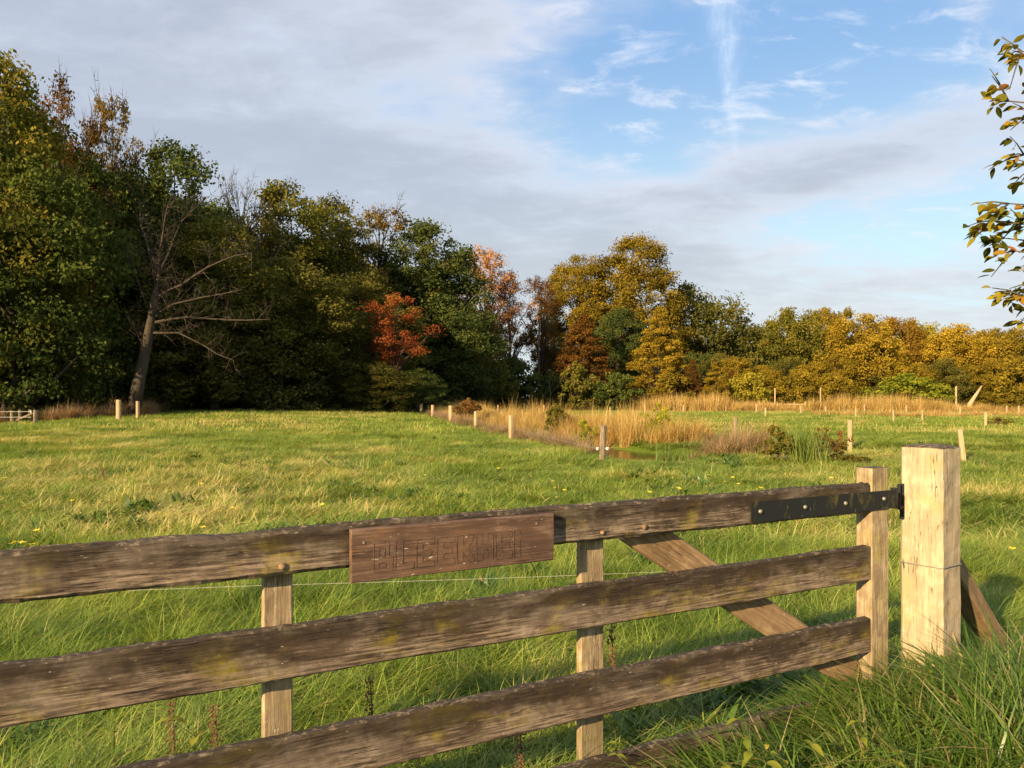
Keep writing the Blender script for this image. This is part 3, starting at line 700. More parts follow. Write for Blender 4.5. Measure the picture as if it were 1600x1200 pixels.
# ---------------------------------------------------------------- trees
def tree_mesh(seed, shape='broad', base=0.18, clumps=90, per=240, leaf=0.022, clump_r=0.13, flat=0.7, trunk_r=0.028, limbs=26, wob=0.18, mat=None, bark=None, twigs=False, fill=0.5, asp=0.5):
    """unit tree: height 1, crown radius 0.5 at most. Returns (trunk mesh, crown mesh)"""
    rg = np.random.default_rng(seed); rd = random.Random(seed)
    def env(t):
        if shape == 'broad':
            u_ = np.where(t > 0.45, (t-0.45)/0.55, (0.45-t)/0.66)
            return 0.5*np.clip(1-np.clip(u_, 0, 1)**2.4, 0, 1)**0.58
        if shape == 'dome': return 0.5*np.clip(1-np.abs(np.clip(t, 0, 1))**3.0, 0, 1)**0.46*(0.80+0.2*np.clip(t*4, 0, 1))
        if shape == 'cone': return 0.5*np.clip(1-t**1.45, 0, 1)**0.85*np.clip(0.75+t*3, 0, 1)
        if shape == 'column': return 0.5*np.clip(np.sin(np.pi*np.clip(t*0.9+0.07, 0, 1)), 0, 1)**0.5
        if shape == 'top': return 0.5*np.clip(np.sin(np.pi*np.clip(t, 0, 1)), 0, 1)**0.6
    cs = []
    lob = rg.uniform(0, 6.28, 6)
    while len(cs) < clumps:
        t = rd.random(); a = rd.uniform(0, 6.283)
        e = float(env(np.array(t)))
        if rd.random() > e/0.5+0.05: continue
        e *= 1+wob*(math.sin(2*a+lob[0]+3*t)+0.7*math.sin(3*a+lob[1]-5*t))+rd.uniform(-wob, wob)*0.5
        r = e*(rd.uniform(0, 1)**fill)
        cs.append((r*math.cos(a), r*math.sin(a), base+(1-base)*t*0.965, r/max(e, 1e-3)))
    cs = np.array(cs)
    # crown
    n = clumps*per
    ci = np.repeat(np.arange(clumps), per)
    cr = clump_r*rg.uniform(0.55, 1.25, clumps)
    dirs = rg.normal(0, 1, (n, 3)); dirs /= np.linalg.norm(dirs, axis=1)[:, None]
    rad = rg.uniform(0, 1, n)**0.42
    # uneven clumps: radius depends on direction
    ph = rg.uniform(0, 6.28, (clumps, 3))[ci]
    lump = 1+0.35*np.sin(dirs[:, 0]*3.1+ph[:, 0])*np.sin(dirs[:, 1]*2.7+ph[:, 1])+0.25*np.sin(dirs[:, 2]*5+ph[:, 2])
    off = dirs*(rad*lump*cr[ci])[:, None]; off[:, 2] *= flat*asp
    c = cs[ci, :3]+off
    c[:, 2] = np.minimum(c[:, 2], 1.0+0.01*rg.normal(0, 1, n))
    c[:, 2] = np.maximum(c[:, 2], base*0.35+0.01)
    # leaf quads
    nrm = dirs*0.6+rg.normal(0, 0.8, (n, 3)); nrm[:, 2] += 0.35; nrm /= np.linalg.norm(nrm, axis=1)[:, None]
    tmp = rg.normal(0, 1, (n, 3)); a = np.cross(nrm, tmp); a /= np.linalg.norm(a, axis=1)[:, None]; bb = np.cross(nrm, a)
    s = leaf*rg.uniform(0.55, 1.3, n)[:, None]
    a[:, 2] *= asp; bb[:, 2] *= asp
    vs = np.stack([c-a*s, c-bb*s*0.62, c+a*s, c+bb*s*0.62], 1).reshape(-1, 3)
    ctint = rg.uniform(0, 1, clumps)[ci]
    tint = np.clip(0.42*ctint+0.40*rg.uniform(0, 1, n)+0.20*np.clip(c[:, 2]*1.3-0.3, 0, 1), 0, 1)
    flat_i = np.arange(4*n)
    crown = raw_mesh('crown', vs, (flat_i, np.full(n, 4)), mat, {'tint': np.repeat(tint, 4)})
    # trunk
    mb = MB()
    bend = [(rd.uniform(-0.02, 0.02), rd.uniform(-0.02, 0.02)) for _ in range(8)]
    tp = [(bend[i][0]*i/4, bend[i][1]*i/4, -0.02+0.93*i/7) for i in range(8)]
    mb.tube(tp, [trunk_r*(1.35 if i == 0 else 1.0)*(1-i/7.6) for i in range(8)], 8)
    ordr = sorted(range(clumps), key=lambda _: rd.random())[:limbs]
    for i in ordr:
        e = Vector(cs[i, :3]); t0 = max(base*0.9, min(0.85, e.z-0.10-0.35*math.hypot(e.x, e.y)))
        k = t0/0.93*7; i0 = int(min(6, k)); fr = k-i0
        s0 = Vector(tp[i0]).lerp(Vector(tp[i0+1]), min(1, max(0, fr)))
        m1 = s0.lerp(e, 0.45)+Vector((rd.uniform(-.02, .02), rd.uniform(-.02, .02), 0.02+rd.uniform(0, .03)))
        r0 = trunk_r*(1-t0)*0.5+0.0022
        mb.tube([s0, m1, e, e+(e-m1)*0.25], [r0, r0*0.6, r0*0.25, r0*0.1], 5, cap=False)
        if twigs:
            for _ in range(7):
                u = rd.uniform(0.3, 1.0); q0 = m1.lerp(e, u)
                dd = Vector((rd.gauss(0, 1), rd.gauss(0, 1), rd.gauss(0.6, 0.7))).normalized()*rd.uniform(0.05, 0.13)+(e-m1)*0.2
                q1 = q0+dd*0.6+Vector((0, 0, 0.01)); q2 = q0+dd
                mb.tube([q0, q1, q2], [0.0022, 0.0013, 0.0006], 4, cap=False)
                for _ in range(3):
                    d3 = Vector((rd.gauss(0, 1), rd.gauss(0, 1), rd.gauss(0.4, 0.7))).normalized()*rd.uniform(0.02, 0.06)
                    mb.tube([q1, q1+d3], [0.0011, 0.0005], 3, cap=False)
    trunk = mb.mesh('trunk', bark or BARK, True)
    return trunk, crown

P = {}
for i in range(3): P['broad%d' % i] = tree_mesh(200+i, 'broad', 0.08, 260, 190, 0.0130, 0.115, 0.85, fill=0.40, asp=0.52)
for i in range(2): P['low%d' % i] = tree_mesh(210+i, 'broad', 0.02, 190, 190, 0.0135, 0.115, 0.75, trunk_r=0.02, fill=0.36, asp=0.62)
for i in range(2): P['loose%d' % i] = tree_mesh(220+i, 'broad', 0.20, 150, 100, 0.0120, 0.085, 0.75, wob=0.22, fill=0.42, twigs=True, limbs=46, asp=0.5)
for i in range(3): P['dome%d' % i] = tree_mesh(230+i, 'dome', 0.04, 360, 260, 0.0105, 0.105, 0.80, wob=0.05, fill=0.36, asp=0.55)
for i in range(2): P['cone%d' % i] = tree_mesh(240+i, 'cone', 0.05, 260, 170, 0.0125, 0.080, 0.60, wob=0.05, fill=0.30, asp=0.6)
for i in range(2): P['thin%d' % i] = tree_mesh(250+i, 'column', 0.25, 150, 105, 0.0170, 0.13, 0.9, trunk_r=0.035, wob=0.2, fill=0.5, twigs=True, limbs=40, asp=0.3)
P['bare0'] = tree_mesh(260, 'broad', 0.25, 90, 24, 0.0085, 0.09, 0.7, wob=0.2, fill=0.5, twigs=True, limbs=80, bark=BARK3)
for i in range(3): P['bush%d' % i] = tree_mesh(270+i, 'dome', 0.02, 60, 150, 0.026, 0.14, 0.7, trunk_r=0.02, limbs=14, wob=0.15, fill=0.4, asp=1.2)
for i in range(2): P['weed%d' % i] = tree_mesh(280+i, 'top', 0.0, 60, 55, 0.030, 0.085, 0.9, trunk_r=0.010, limbs=50, wob=0.3, fill=0.55, asp=0.9)
for i in range(3): P['round%d' % i] = tree_mesh(300+i, 'dome', 0.04, 190, 240, 0.0125, 0.105, 0.85, wob=0.08, fill=0.34, asp=0.95)
P['maple0'] = tree_mesh(293, 'broad', 0.40, 44, 190, 0.0140, 0.125, 0.75, wob=0.55, fill=0.6, asp=0.5, limbs=30, trunk_r=0.015)
P['scrub0'] = tree_mesh(291, 'top', 0.0, 70, 90, 0.030, 0.11, 0.8, trunk_r=0.012, limbs=50, wob=0.3, fill=0.5, twigs=True, asp=1.0)

def put_tree(name, px, top, hw, D, proto, mat, label, group, cat='tree', barkm=None, basez=None, rz=None):
    x = (px-800)/F*D; z0 = gz(x, D) if basez is None else basez
    Ht = CAM_Z+(HOR-top)/F*D-z0; W = 2*hw*(1.32 if proto.startswith('dome') or proto.startswith('cone') else 1.22 if proto.startswith('round') else (1.16 if hw > 40 and D > 40 else 1.05))/F*D
    tk, cr = P[proto]
    root = empty(name, (x, D, z0-0.05), label, cat, group)
    rz = (px*0.37+D) % 6.28 if rz is None else rz
    for nm, me_ in (('trunk', tk), ('crown', cr)):
        o = bpy.data.objects.new(nm, me_); link(o, root)
        o.scale = (W*1.0, W*1.0, Ht*1.02); o.rotation_euler = (0, 0, rz)
        m_ = LM[mat] if nm == 'crown' else barkm
        if m_ is not None:
            if not me_.materials: me_.materials.append(m_)
            o.material_slots[0].link = 'OBJECT'; o.material_slots[0].material = m_
    return root
for tk, cr in P.values():
    cr.materials.append(LM['green'])

GW = 'trees of the dark wood along the left side'
TREES = [
 # name, px, top, half width, depth, proto, material, label
 ('broad_tree', -20, 82, 120, 46, 'broad0', 'greengold', 'tallest tree of the wood, golden top, cut by the left picture edge'),
 ('broad_tree', 95, 118, 72, 55, 'loose0', 'brown', 'tall thin-topped brownish tree right of the tallest golden-topped tree'),
 ('larch_tree', 176, 150, 52, 60, 'loose1', 'tan', 'pointed golden tree tip rising beside the brownish tree top'),
 ('maple_tree', 22, 225, 112, 45, 'low0', 'green', 'green leafy tree at the far left hanging low over the fence'),
 ('maple_tree', 138, 250, 84, 56, 'low1', 'green', 'green tree just left of the leaning bare trunk, leaves to the ground'),
 ('oak_tree', 270, 222, 88, 60, 'broad1', 'dark', 'dark green round-topped tree above the leaning bare trunk'),
 ('bare_tree', 375, 272, 62, 68, 'bare0', 'tan', 'almost leafless twiggy tree on the wood skyline'),
 ('oak_tree', 452, 288, 78, 72, 'broad2', 'greengold', 'tree with pale golden-green top right of the leafless twiggy tree'),
 ('oak_tree', 335, 345, 85, 57, 'broad0', 'olive', 'olive tree right behind the branches of the leaning trunk'),
 ('oak_tree', 440, 400, 92, 60, 'low0', 'olive', 'low spreading olive tree with leaves down to the field edge'),
 ('oak_tree', 520, 308, 62, 77, 'broad1', 'olive', 'olive green tree top between pale golden tree and tan tree'),
 ('oak_tree', 597, 326, 74, 82, 'loose1', 'tan', 'tan-topped tree with bare limbs showing against the sky'),
 ('oak_tree', 663, 350, 78, 83, 'broad2', 'dark', 'dark green tree right above the red maple'),
 ('oak_tree', 560, 430, 75, 70, 'low1', 'olive', 'olive tree just left of the red maple'),
 ('beech_tree', 705, 398, 58, 86, 'broad0', 'dark', 'dark green tree at the right end of the wood'),
 ('beech_tree', 690, 470, 66, 80, 'low0', 'dark', 'low dark tree behind and right of the red maple'),
]
for t in TREES: put_tree(*t, GW)
GC = 'autumn trees beyond the far end of the field'
TREES2 = [
 ('birch_tree', 760, 384, 40, 100, 'thin0', 'pink', 'slender tree with salmon pink top, tallest of three slender trees'),
 ('birch_tree', 797, 428, 33, 103, 'thin1', 'pink', 'slender brownish pink tree between two other slender trees'),
 ('birch_tree', 846, 432, 32, 100, 'thin0', 'brown', 'slender orange brown tree beside the bright gap of sky'),
 ('lime_tree', 905, 396, 48, 114, 'dome0', 'olivegold', 'smaller of the two joined golden green domed trees'),
 ('lime_tree', 990, 371, 62, 112, 'dome1', 'olivegold', 'tallest golden green domed tree in the middle distance'),
 ('hornbeam_tree', 912, 486, 44, 93, 'cone0', 'brown', 'cone-shaped russet tree standing before the twin domed trees'),
 ('hornbeam_tree', 1030, 479, 42, 93, 'cone1', 'gold', 'egg-shaped golden tree in front of the tallest domed tree'),
 ('lime_tree', 968, 482, 46, 104, 'low1', 'dark', 'dark green tree between the russet cone and the golden egg-shaped tree'),
 ('lime_tree', 1088, 446, 72, 120, 'round2', 'olive', 'dark domed tree sloping down right of the tallest domed tree'),
 ('lime_tree', 1160, 510, 56, 132, 'round1', 'olive', 'low dark tree in the dip of the skyline'),
 ('maple_tree', 1243, 484, 52, 116, 'round0', 'greengold', 'green-olive round tree left of the bright golden tree'),
 ('maple_tree', 1300, 482, 50, 132, 'round1', 'olivegold', 'olive topped tree behind the bright golden tree'),
 ('maple_tree', 1342, 494, 60, 110, 'round2', 'gold', 'bright golden orange round tree on the right of the meadow'),
 ('oak_tree', 1408, 497, 44, 118, 'round1', 'browngold', 'golden brown tree right of the bright golden tree'),
 ('poplar_tree', 1440, 503, 46, 130, 'round0', 'yellow', 'bright yellow tree top peeping behind the golden brown tree'),
 ('oak_tree', 1492, 510, 54, 113, 'round0', 'gold', 'broad golden tree standing beside the pale leaning trunk'),
 ('oak_tree', 1560, 514, 46, 117, 'round1', 'olivegold', 'olive gold tree second from the right picture edge'),
 ('oak_tree', 1620, 500, 52, 108, 'round2', 'olivegold', 'olive gold tree cut by the right picture edge'),
]
for t in TREES2: put_tree(*t, GC)
GB = 'shrubs and small trees at the edge of the meadow'
BUSH = [
 ('laurel_bush', 800, 560, 38, 92, 'bush0', 'dark', 'dark green bush below the slender salmon tree'),
 ('laurel_bush', 850, 578, 34, 90, 'bush1', 'dark', 'dark bush below the slender orange brown tree'),
 ('willow_bush', 898, 566, 34, 88, 'scrub0', 'dockg', 'brownish twiggy bush below the russet cone tree'),
 ('hazel_bush', 962, 583, 36, 88, 'bush0', 'green', 'rounded green bush left of the tall golden reed bed'),
 ('hazel_bush', 1050, 585, 40, 90, 'bush1', 'olivegold', 'yellow-olive bush behind the tall golden reed bed'),
 ('young_beech', 1083, 558, 15, 91, 'cone0', 'brown', 'narrow orange brown sapling left of the orange pointed one'),
 ('young_beech', 1117, 565, 20, 90, 'cone1', 'gold', 'small pointed orange sapling left of the apple tree'),
 ('young_beech', 1143, 574, 12, 95, 'cone0', 'brown', 'thin dark russet sapling just left of the apple tree'),
 ('apple_tree', 1172, 584, 32, 92, 'bush2', 'yellow', 'small yellow-green apple tree with round open crown'),
 ('hazel_bush', 1243, 578, 30, 96, 'bush0', 'olivegold', 'round olive bush right of the small apple tree'),
 ('hazel_bush', 1298, 584, 34, 96, 'bush1', 'olivegold', 'brownish olive bush below the bright golden tree'),
 ('walnut_bush', 1415, 585, 44, 92, 'bush2', 'lime', 'bright yellow-green bush above the reeds on the right'),
 ('walnut_bush', 1463, 600, 26, 90, 'bush0', 'lime', 'smaller yellow-green bush beside the larger bright one'),
 ('thorn_bush', 1553, 612, 28, 84, 'bush1', 'olivegold', 'low olive bush near the right edge beside the pale trunk'),
 ('thorn_bush', 1600, 560, 46, 100, 'bush2', 'olivegold', 'large olive gold bush cut by the right edge'),
]
for t in BUSH: put_tree(*t, GB, cat='bush' if t[0].endswith('bush') else 'tree')
DB = 'plants growing in and along the ditch'
for t in [
 ('bramble_bush', 733, 622, 26, 52, 'scrub0', 'dock', 'reddish brown bramble tangle by the fence at the far ditch end'),
 ('willow_sapling', 1027, 626, 20, 29, 'weed1', 'lime2', 'small bright yellow-green sapling rising from the ditch reeds'),
 ('willow_bush', 915, 652, 20, 31, 'weed0', 'lime2', 'leafy green and yellow bush in the reeds by the mossy post'),
 ('willow_bush', 868, 630, 22, 36, 'scrub0', 'dockg', 'brown bush in the ditch reeds right of the middle post'),
 ('dock_plant', 1216, 660, 30, 19.6, 'weed0', 'dockg', 'reddish green dock clump left of the sword-leaved plant'),
 ('dock_plant', 1292, 664, 28, 20.2, 'weed1', 'dock', 'dark red dock clump right of the sword-leaved plant'),
 ('bramble_bush', 1330, 708, 36, 19.4, 'scrub0', 'dockg', 'low green and brown bramble mat at the foot of the meadow post'),
 ('bramble_bush', 1560, 650, 16, 44, 'weed0', 'dock', 'low dry shrub in the right hand meadow'),
 ]: put_tree(*t, DB, cat='plant')

put_tree('holly_bush', 585, 565, 44, 62, 'low0', 'olive', 'low olive foliage just left below the red maple leaves', GW, cat='bush')
put_tree('holly_bush', 652, 575, 40, 64, 'low1', 'dark', 'dark bush right below the red maple leaves', GW, cat='bush')
put_tree('red_maple', 618, 462, 50, 64, 'maple0', 'red', 'young maple with flaming red leaves before the dark wood', GW)
# understorey and the depth of the wood
def put_mass(name, spots, protos, mats, label):
    objs = []; 
    for pr, mt in zip(protos, mats):
        me_ = P[pr][1].copy(); me_.materials.clear(); me_.materials.append(LM[mt]); objs.append(bpy.data.objects.new('t', me_))
    me_t = P[protos[0]][0]; objs.append(bpy.data.objects.new('t', me_t))
    pts, rots, scl, ix = [], [], [], []
    for i, (px, top, hw, D) in enumerate(spots):
        if abs(px) > 5000: x = px-10000 if px > 0 else px+10000
        else: x = (px-800)/F*D
        z0 = gz(x, D); Ht = CAM_Z+(HOR-top)/F*D-z0; W = 2*hw/F*D
        a = (i*2.1) % 6.28
        for k in (i % len(protos), len(protos)):
            pts.append((x, D, z0-0.05)); rots.append((0, 0, a)); scl.append((W, W, Ht)); ix.append(k)
    return scatter(name, objs, pts, rots, scl, ix, label)
rd = random.Random(5)
sky_x = [-60, 0, 60, 130, 200, 250, 330, 400, 470, 540, 600, 640, 680, 710, 740]
sky_y = [90, 100, 140, 190, 235, 250, 285, 310, 320, 350, 360, 380, 410, 440, 520]
spots = []
for px in range(-120, 760, 38):
    D = np.interp(px, [-120, 200, 500, 760], [56, 68, 90, 108])
    top = np.interp(px, sky_x, sky_y)+rd.uniform(25, 75)
    spots.append((px+rd.uniform(-12, 12), top, rd.uniform(62, 85), D+rd.uniform(-3, 5)))
for px in range(-120, 760, 44):
    D = np.interp(px, [-120, 200, 500, 760], [66, 80, 104, 120])
    spots.append((px, 470+rd.uniform(-20, 40), 70, D))
put_mass('woodland', spots, ['broad0', 'low1', 'broad2'], ['dark', 'dark', 'olive'], 'dark depth of the wood behind the front row of trees')
spots = []
for px in range(1100, 1680, 36): spots.append((px, 526+rd.uniform(-6, 14), 46, 142+rd.uniform(-6, 6)))
for px in range(1110, 1680, 40): spots.append((px, 560+rd.uniform(-10, 16), 42, 106+rd.uniform(-3, 3)))
put_mass('far_woodland', spots, ['round1', 'round0', 'round2'], ['olivegold', 'olivegold', 'olive'], 'golden olive wood filling the background on the right')
spots = [(px, 545+rd.uniform(-10, 16), 40, 107+rd.uniform(-2, 3)) for px in range(870, 1130, 36)]
put_mass('middle_woodland', spots, ['round1', 'round0'], ['dark', 'olive'], 'dark wood behind the russet and golden cone-shaped trees')
spots = []
for px in range(-60, 790, 26):
    D = np.interp(px, [-60, 100, 300, 500, 760], [44, 50, 60, 70, 86])
    spots.append((px+rd.uniform(-8, 8), 565+rd.uniform(-25, 30), rd.uniform(30, 48), D+rd.uniform(-1, 3)))
put_mass('undergrowth', spots, ['bush0', 'bush1', 'bush2'], ['dark', 'dark', 'olive'], 'dark undergrowth filling the foot of the wood')
# leaning bare tree
def leaning_tree():
    D = 47.5; rd = random.Random(3)
    base = V(206, 640, D); base.z = gz(base.x, base.y)-0.1
    root = empty('leaning_tree', base, 'leaning grey-brown bare trunk with spreading leafless boughs', 'tree', GW)
    def Pt(px, py, dy=0.0): 
        v = V(px, py, D+dy); return v-base
    mb = MB()
    tr = [Vector((0, 0, 0)), Pt(216, 600), Pt(228, 545), Pt(238, 490), Pt(244, 455)]
    mb.tube(tr, [0.46, 0.36, 0.30, 0.24, 0.19], 12)
    tk = mb.build('trunk', BARK4, root, True)
    limbs = []
    def limb(pts, r0, twig=True, seed=0):
        pts = [Pt(*p) if not isinstance(p, Vector) else p for p in pts]
        pts = [p+Vector((rd.uniform(-.12, .12), rd.uniform(-.1, .1), rd.uniform(-.12, .12))) if 0 < i_ else p for i_, p in enumerate(pts)]
        q_ = []
        for a_, b_ in zip(pts[:-1], pts[1:]): q_ += [a_, a_.lerp(b_, 0.5)+Vector((rd.uniform(-.12, .12), 0, rd.uniform(-.10, .12)))]
        pts = q_+[pts[-1]]; r0 *= 0.72
        m_ = MB(); n = len(pts); m_.tube(pts, [r0*(1-0.8*i/(n-1)) for i in range(n)], 6)
        if twig:
            for i in range(1, n):
                for _ in range(6):
                    q = pts[i-1].lerp(pts[i], rd.random()); L = rd.uniform(0.6, 1.7)
                    d = Vector((rd.gauss(0.2, 0.6), rd.gauss(0, 0.5), rd.gauss(0.5, 0.5))).normalized()*L
                    q1 = q+d*0.55+Vector((0, 0, rd.uniform(-.1, .15))); q2 = q+d
                    m_.tube([q, q1, q2], [r0*0.22, r0*0.12, 0.006], 4)
                    for _ in range(2):
                        d2 = Vector((rd.gauss(0.2, 0.6), rd.gauss(0, 0.5), rd.gauss(0.4, 0.5))).normalized()*L*0.5
                        m_.tube([q1, q1+d2], [0.016, 0.005], 3)
        m_.build('bough', BARK4, root, True)
    limb([(244, 458), (240, 420), (232, 390), (222, 350), (218, 310, 1)], 0.17)
    limb([(244, 460), (250, 420), (256, 370), (266, 318, -1)], 0.20)
    limb([(246, 440), (262, 400), (285, 350), (318, 316, 1)], 0.13)
    limb([(240, 475), (262, 452), (300, 435), (345, 410), (392, 398, -2)], 0.16)
    limb([(238, 500), (270, 478), (315, 462), (375, 450, -3)], 0.13)
    limb([(236, 505), (290, 495), (350, 500), (420, 497, -3)], 0.14)
    limb([(232, 520), (280, 520), (320, 540), (365, 560, -3)], 0.11)
    limb([(224, 540), (214, 520), (206, 500, 1)], 0.09)
    limb([(236, 490), (225, 455), (212, 420), (205, 390, -1)], 0.09)
leaning_tree()

# visible trunks inside the wood edge
def trunk_only(px, D, r, top, label):
    x = (px-800)/F*D; z0 = gz(x, D)
    mb = MB(); h = CAM_Z+(HOR-top)/F*D
    mb.tube([(0, 0, -0.2), (0.05, 0, h*0.3), (-0.05, 0.05, h*0.7), (0.1, 0, h)], [r*1.4, r, r*0.85, r*0.6], 10)
    o = mb.build('tree_trunk', BARK3, None, True, (x, D, z0)); tag(o, label, 'tree trunk', 'bare trunks at the edge of the wood')
trunk_only(586, 74, 0.34, 500, 'thickest bare trunk below the red maple')
trunk_only(604, 78, 0.20, 500, 'thin trunk right of the thickest trunk below the maple')
trunk_only(627, 76, 0.16, 520, 'pale thin trunk at the edge of the wood under the red leaves')
trunk_only(236, 57, 0.22, 480, 'thin upright trunk beside the leaning trunk')
trunk_only(842, 96, 0.15, 500, 'thin grey trunk under the slender brown tree')

# ---------------------------------------------------------------- fence posts
def post_mesh(seed, r, h, k=9, mat=None, split=False):
    rd = random.Random(seed); mb = MB(); n = 7
    vs, fs = [], []
    ang = [2*math.pi*j/k+rd.uniform(-.12, .12) for j in range(k)]; rr = [r*rd.uniform(0.82, 1.12) for _ in range(k)]
    tilt = (rd.uniform(-.03, .03), rd.uniform(-.03, .03))
    for i in range(n):
        z = -0.3+(h+0.3)*i/(n-1)
        for j in range(k):
            q = rr[j]*(1+rd.uniform(-.04, .04))
            vs.append((q*math.cos(ang[j])+tilt[0]*z, q*math.sin(ang[j])+tilt[1]*z, z+(rd.uniform(-.02, .02) if i == n-1 else 0)))
    for i in range(n-1):
        for j in range(k): fs.append((i*k+j, i*k+(j+1) % k, (i+1)*k+(j+1) % k, (i+1)*k+j))
    vs.append((tilt[0]*h, tilt[1]*h, h+0.01)); c = len(vs)-1
    for j in range(k): fs.append(((n-1)*k+j, (n-1)*k+(j+1) % k, c))
    mb.add(vs, fs); return mb
pm = [post_mesh(s, 1.0, 1.0).mesh('fence_post', FENCEM) for s in range(5)]
pmg = [post_mesh(s+9, 1.0, 1.0).mesh('fence_post', FENCEG) for s in range(4)]
FP = 'wooden posts of the fences across the fields'
def ground_depth(px, base):
    u = (px-800)/F
    lo, hi = 3.0, 260.0
    best = None
    for i in range(700):
        D = lo*(hi/lo)**(i/699)
        zr = CAM_Z+(HOR-base)/F*D
        if zr <= gz(u*D, D)+0.02: return D
    return (CAM_Z)*F/max(6, base-HOR)
def post(px, top, base, wpx, label, grey=False, D=None, tilt=0.0, i=[0]):
    i[0] += 1
    if D is None: D = ground_depth(px, base)
    x = (px-800)/F*D; z0 = gz(x, D); h = max(CAM_Z+(HOR-top)/F*D-z0, 0.85)
    ms = pmg if grey else pm
    o = bpy.data.objects.new('fence_post', ms[i[0] % len(ms)]); link(o)
    r = wpx/F*D*0.5
    o.location = (x, D, z0); o.scale = (r, r, h); o.rotation_euler = (0, R(tilt), i[0]*1.3)
    tag(o, label, 'fence post', FP)
    return o, Vector((x, D, z0)), h
for a in [
 (185, 625, 658, 7, 'leftmost of two stout pale posts in front of the leaning trunk'),
 (215, 627, 656, 5, 'thinner pale post directly below the leaning trunk'),
 (261, 622, 643, 4, 'pale slim post right of the leaning trunk'),
 (799, 649, 688, 8, 'stout sunlit post in the middle of the ditch fence'),
 (743, 643, 672, 5, 'thin post between the bramble tangle and the stout middle post'),
 (704, 634, 662, 6, 'pale post just left of the bramble tangle'),
 (676, 633, 653, 5, 'second post left of the bramble tangle'),
 (658, 631, 648, 5, 'third post left of the bramble tangle'),
 (642, 631, 646, 4, 'fourth post left of the bramble tangle'),
 (633, 629, 642, 4, 'fifth post left of the bramble tangle'),
 (1328, 657, 709, 7, 'pale meadow post above the gate hinge strap'),
 (1149, 652, 687, 6, 'brown knobbly post between the ditch and the right meadow', True),
 (1540, 650, 668, 4, 'short post at the right meadow before the low dry shrub'),
]: post(*a)
po, pl, ph_ = post(1506, 673, 721, 9, 'leaning stub post right behind the thick gatepost', tilt=-6)
# mossy strainer post near the pond with insulators
D = ground_depth(941, 720); x = (941-800)/F*D; z0 = gz(x, D)
hp = CAM_Z+(HOR-665)/F*D-z0
root = empty('fence_post', (x, D, z0), 'nearest ditch fence post, dark mossy top with white insulators', 'fence post', FP)
mb = post_mesh(31, 0.085, hp); mb.build('post', FENCEG, root)
for sx in (-1, 1):
    mi = MB(); mi.tube([(sx*0.08, -0.03, hp*0.36), (sx*0.13, -0.05, hp*0.36)], 0.012, 6); mi.tube([(sx*0.13, -0.05, hp*0.36-0.035), (sx*0.13, -0.05, hp*0.36+0.035)], 0.04, 8)
    mi.build('insulator', WHITEW, root, True)
wfa = Vector((x, D, z0+hp*0.36))
# far little posts
farp = [(554, 627, 637), (963, 629, 639), (1068, 635, 646), (1196, 640, 653), (1251, 637, 648), (1337, 642, 654), (1351, 636, 645), (1396, 643, 662),
        (1416, 637, 646), (1441, 642, 662), (1573, 640, 648), (1592, 640, 648), (1182, 632, 646), (756, 630, 644), (778, 633, 652), (798, 627, 641),
        (819, 630, 646), (850, 633, 648), (953, 639, 652), (624, 627, 637), (628, 628, 638), (300, 628, 636), (355, 629, 636), (415, 629, 635),
        (465, 629, 636), (500, 628, 636), (538, 628, 636), (1008, 638, 647), (1290, 640, 650), (1500, 640, 652)]
ORD = 'first second third fourth fifth sixth seventh eighth ninth tenth eleventh twelfth thirteenth fourteenth fifteenth sixteenth seventeenth eighteenth nineteenth twentieth twenty-first twenty-second twenty-third twenty-fourth twenty-fifth twenty-sixth'.split()
for (px, tp, bs) in farp:
    D = min(CAM_Z*F/(bs-HOR), 95)
    if px < 700: D = {300: 62, 355: 66, 415: 70, 465: 73, 500: 76, 538: 79}.get(px, 84)
    left = px < 560
    same = sorted(p_[0] for p_ in farp if (p_[0] < 560) == left); k = same.index(px)
    lb = ('tiny grey post at the dark foot of the wood, %s from the left' % ORD[k]) if left else ('small pale post far across the right meadow, %s from the left' % ORD[k])
    post(px, tp, bs, 2.5, lb, D=D, grey=left)
for (px, tp, wp, lb) in ((1211, 607, 2.0, 'tall thin pole beside the small apple tree'), (1282, 606, 1.8, 'tall thin pole below the bright golden tree'), (1494, 604, 2.6, 'tall pole left of the pale leaning trunk')):
    post(px, tp, 636, wp, lb, D=88)
# low timber fence near the orchard
root = empty('rail_fence', (31.0, 90, 0), 'low pale rail fence beneath the small apple tree', 'fence')
mb = MB(); mb.box(-3.5, 3.5, -0.03, 0.03, 0.75, 0.90); mb.build('rail', FENCEM, root)
for i in range(6):
    mb = MB(); mb.box(-3.4+i*1.35, -3.26+i*1.35, 0.04, 0.16, -0.2, 1.05+0.1*(i % 2)); mb.build('post', FENCEM, root)
# pale leaning trunk on the right
mb = MB(); mb.tube([(0, 0, -0.2), (0.25, 0, 0.9), (0.9, 0, 1.9), (1.6, 0.1, 2.9)], [0.32, 0.26, 0.17, 0.08], 8)
D = 84; o = mb.build('leaning_stump', FENCEM, None, True, ((1512-800)/F*D, D, 0)); tag(o, 'pale broken leaning tree stump by the right wood', 'stump')
mb = MB(); mb.tube([(0, 0, 0), (0.4, 0, 2.0), (0.2, 0, 3.4), (0.7, 0.2, 4.6)], [0.10, 0.08, 0.05, 0.02], 6); mb.tube([(0.4, 0, 2.0), (1.4, 0, 3.2), (1.9, 0, 4.3)], [0.05, 0.03, 0.015], 5)
mb.tube([(0.3, 0, 1.2), (-0.7, 0, 2.4), (-0.9, 0, 3.4)], [0.05, 0.03, 0.015], 5)
o = mb.build('dead_sapling', BARK2, None, True, ((855-800)/F*88, 88, 0)); tag(o, 'small forked dead sapling at the meadow end', 'tree')

